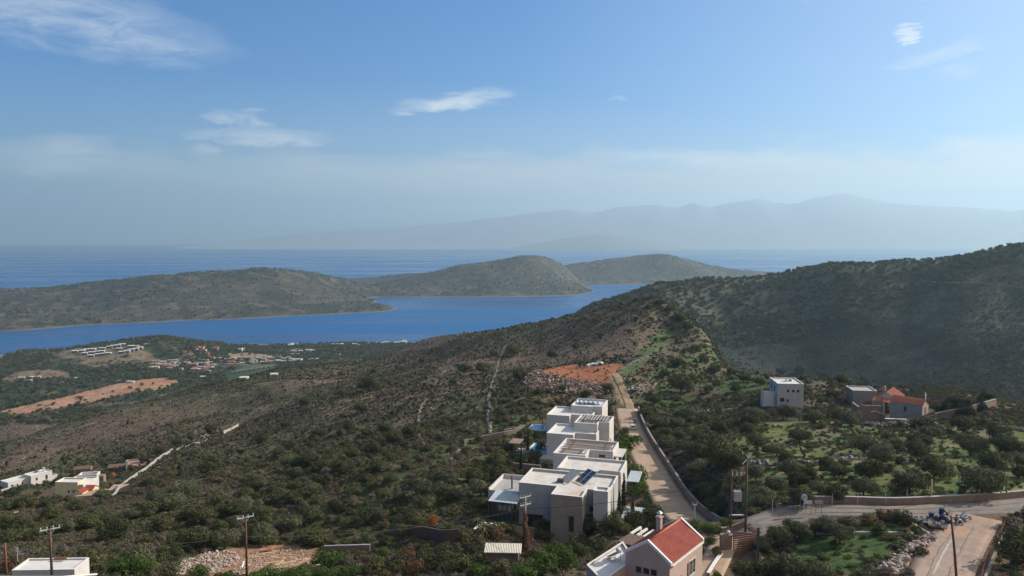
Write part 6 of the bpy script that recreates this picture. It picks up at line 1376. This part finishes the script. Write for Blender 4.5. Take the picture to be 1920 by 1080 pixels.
# garden stepping slabs, white blocks near the soil shelf
for (px, py) in [(742,1062),(746,1068),(744,1074),(749,1080)]:
    o = tag(MB().box(-.45,.45,-.3,.3,-.2,.12).build('stepping_stone', M['coping']), 'pale stepping slab in the row left of the young cypresses', 'stepping stone', 'stepping slabs'); o.location = hit(px, py)
for k, (px, py) in enumerate([(1107,685),(1112,684),(1117,684),(1123,682),(1127,682),(1103,687)]):
    o = tag(MB().box(-1,1,-.6,.6,-.3,.8).build('concrete_block', M['coping']), 'white block in the short row behind the red soil shelf', 'block', 'white blocks behind the red soil'); o.location = hit(px, py); o.rotation_euler = (0,0,k)
for px, py in ((765,1075),(782,1068)): put(px, py, 9, 'cyp', 'slim young cypress at the bottom between the garden bushes', 'young cypresses at the bottom', .75)
for i, (px, py) in enumerate([(363,826),(380,822),(387,820)]):
    o = tag(MB().add([(-1,0,-1),(1,0,-1),(1,.3,-1),(-1,.3,-1),(-1,0,1.6),(1,0,1.2),(1,.3,1.2),(-1,.3,1.6)], [(3,2,1,0),(4,5,6,7),(0,1,5,4),(1,2,6,5),(2,3,7,6),(3,0,4,7)]).build('garden_wall', M['render_white']), 'small white wall corner among the trees high on the left slope', 'garden wall', 'white wall corners on the left slope'); o.location = hit(px, py)
# barrier gate at the end of the paved road, and the parked car
p = hit(1172, 793); bt = thing('barrier_gate', 'low wire barrier gate across the end of the paved road', 'gate', p, R(-5)); b = MB(); Wg = 5.6
b.tube([(-Wg/2,0,1.1),(Wg/2,0,1.1)], .05, 5); b.tube([(-Wg/2,0,.25),(Wg/2,0,.25)], .05, 5); [b.tube([(-Wg/2+Wg*k/4,0,.25),(-Wg/2+Wg*(k+1)/4,0,1.1)], .035, 4) for k in range(4)]; [b.tube([(-Wg/2+Wg*k/4,0,0),(-Wg/2+Wg*k/4,0,1.2)], .05, 5) for k in range(5)]; b.build('bars', M['rust'], bt)
for s in (-1, 1): MB().box(s*(Wg/2+.5)-.35, s*(Wg/2+.5)+.35, -.35, .35, -.5, 1.5).build('gate_pillar', M['stone_wall'], bt)
p = hit(1187, 805); car = thing('parked_car', 'pale parked car at the far end of the paved road', 'car', (p[0], p[1], p[2] + .12), R(-6))
prof = [(-2.05,.35),(-2.05,.8),(-1.9,.95),(-1.6,1.0),(-1.25,1.42),(-.4,1.5),(.35,1.42),(.95,1.0),(1.85,.85),(2.1,.65),(2.1,.35)]
def body(w, prof_, name, mat, tap=.86):
    n = len(prof_); V = []
    for s in (-1, 1):
        for (y_, z_) in prof_: V.append((s * w * (tap if z_ > 1.05 else 1), y_, z_))
    F = [(i, (i+1) % n, n + (i+1) % n, n + i) for i in range(n)] + [tuple(range(n-1,-1,-1)), tuple(range(n, 2*n))]
    o = MB().add(V, F).build(name, mat, car)
    bv = o.modifiers.new('bevel', 'BEVEL'); bv.width = .06; bv.segments = 2; return o
body(.86, prof, 'body', surf('pale_car_paint', (.55,.53,.48), (.5,.48,.43), 1, .3, spec=.6))
b = MB(); b.add([(-.7,-1.93,.98),(.7,-1.93,.98),(.66,-1.4,1.36),(-.66,-1.4,1.36)], [(0,1,2,3)]); b.M = Matrix.Translation((0,-.03,.03)); b.build('rear_window', M['glass'], car)
for s in (-1, 1):
    b = MB(); x_ = s*.875; b.add([(x_,-1.4,1.02),(x_,.7,1.02),(x_*.88,.3,1.36),(x_*.88,-1.15,1.36)], [(0,1,2,3)]); b.build('side_window', M['glass'], car)
    MB().box(s*.5-.12*1, s*.5+.12, -2.09, -2.055, .7, .85).build('tail_light', M['tile_red'], car)
    for yy_ in (-1.35, 1.3):
        w_ = MB().tube([(s*.72,yy_,.32),(s*.9,yy_,.32)], .32, 16).build('wheel', M['metal_dark'], car); MB().tube([(s*.901,yy_,.32),(s*.915,yy_,.32)], .19, 12).build('rim', M['metal_white'], w_)
# greenhouse-like net field rows
for k in range(9):
    a = Vector(hit(432 + k*9, 701 - k*1.4)); b_ = Vector(hit(470 + k*6.5, 686.5 - k*.3))
    d = b_ - a; o = tag(MB().tube([(0,0,1.2), (d.x, d.y, d.z + 1.2)], 1.4, 5).build('net_tunnel', surf('net_cloth', (.055,.07,.045), None, .3) if k == 0 else bpy.data.materials['net_cloth']), 'dark net-covered planting row on the square field of the plain', 'planting row', 'net-covered rows on the plain'); o.location = a
# small sailing white triangle near the village, three chimneys etc. are left as part of the houses
# ------------------------------------------------------------------ words that single each plant or house out
bpy.context.view_layer.update()
ORD = ['', 'first', 'second', 'third', 'fourth', 'fifth', 'sixth', 'seventh', 'eighth', 'ninth', 'tenth', 'eleventh', 'twelfth']
def relabel(group, desc, per=8, row='row'):
    obs = [o for o in bpy.data.objects if o.parent is None and o.get('group') == group]
    def pix(o):
        x, y, z = o.location; xc = x / (y * math.cos(PITCH) - (z - CAMZ) * math.sin(PITCH)); yc = (y * math.sin(PITCH) + (z - CAMZ) * math.cos(PITCH)) / (y * math.cos(PITCH) - (z - CAMZ) * math.sin(PITCH))
        return xc, -yc
    obs.sort(key=lambda o: -pix(o)[1]); n = len(obs)
    nrow = max(1, math.ceil(n / per)); per_ = math.ceil(n / nrow)
    for r in range(nrow):
        part = sorted(obs[r * per_:(r + 1) * per_], key=lambda o: pix(o)[0]); m = len(part)
        for i, o in enumerate(part):
            a = '' if m == 1 else ('leftmost' if i == 0 else 'rightmost' if i == m - 1 else ORD[i + 1]+' from left')
            rr = '' if nrow == 1 else (' in nearest %s' % row if r == 0 else ' in farthest %s' % row if r == nrow - 1 else ' in %s %s' % (ORD[r + 1], row))
            o['label'] = desc + ', ' + a + rr
for g_, d_, k_ in [(g1, 'olive in the grove above the main road', 8), (g2, 'tree above the paved road wall', 12), (g3, 'olive tree on the slope left of the villas', 8),
        (g4, 'bushy tree in the lower left tree band', 8), (g5, 'dark tree in the brown scrub below the villas\' slope' if False else 'dark tree in the middle slope scrub', 8), (g6, 'dark tree on the upper slope', 9),
        (gg, 'garden tree or bush close to the villa walls', 8), (gf, 'leafy bush near the bottom edge', 9), (gc, 'slim dark cypress beside the nearest villa wall', 8),
        ('slim cypresses in the villa gardens', 'slim dark cypress in the shaded villa gardens', 8), ('conifers right of the chapel', 'dark conifer in the clump right of the chapel', 8),
        ('bright green bushes on the upper slope', 'rounded bright green bush on the upper slope', 8), ('garden trees round the yellow house', 'green garden tree round the yellow house', 8),
        ('palms in the planter by the yellow house', 'small palm in the planter by the yellow house', 8), ('large-leaved plants before the glass veranda', 'banana-like plant before the glass veranda', 8),
        ('dark panels on the farthest villa roof', 'tilted dark panel on the farthest villa roof', 8), ('unfinished concrete villas on the headland', 'grey villa shell on the bare headland', 8),
        ('white seaside buildings on the shore', 'bright white building on the shore of the bay', 12), ('low white buildings on the plain', 'low white building among the fields', 8), ('red-roofed houses near the shore', 'stone house with reddish roof near the shore', 8),
        ('scattered village houses on the plain', 'small house in the scattered village', 9), ('houses in the middle village strip', 'low house in the middle village strip', 9), ('farm buildings by the left diggings', 'farm building by the left diggings', 6),
        ('fence posts behind the road wall', 'thin fence post behind the main road wall', 8), ('timber planks piled on the building site', 'pale timber plank on the building site', 8), ('white blocks behind the red soil', 'white block behind the red soil shelf', 8),
        ('stepping slabs', 'pale stepping slab by the young cypresses', 1), ('young cypresses at the bottom', 'slim young cypress among the bottom garden bushes', 4), ('white wall corners on the left slope', 'small white wall corner high on the left slope', 4),
        ('net-covered rows on the plain', 'dark net-covered planting row on the plain', 12)]: relabel(g_, d_, k_)
# ------------------------------------------------------------------ the air
def haze():
    m = bpy.data.materials.new('haze_air'); m.use_nodes = True; nt = m.node_tree; nt.nodes.clear()
    out = nt.nodes.new('ShaderNodeOutputMaterial'); v = nt.nodes.new('ShaderNodeVolumePrincipled')
    v.inputs['Density'].default_value = 8.3e-5; v.inputs['Color'].default_value = (.60, .85, 1.0, 1); v.inputs['Anisotropy'].default_value = 0.33
    nt.links.new(v.outputs[0], out.inputs['Volume'])
    b = MB(); b.box(-34500, 34500, -34500, 34500, -70, 1640); o = b.build('haze', m); tag(o, kind='stuff')
haze()
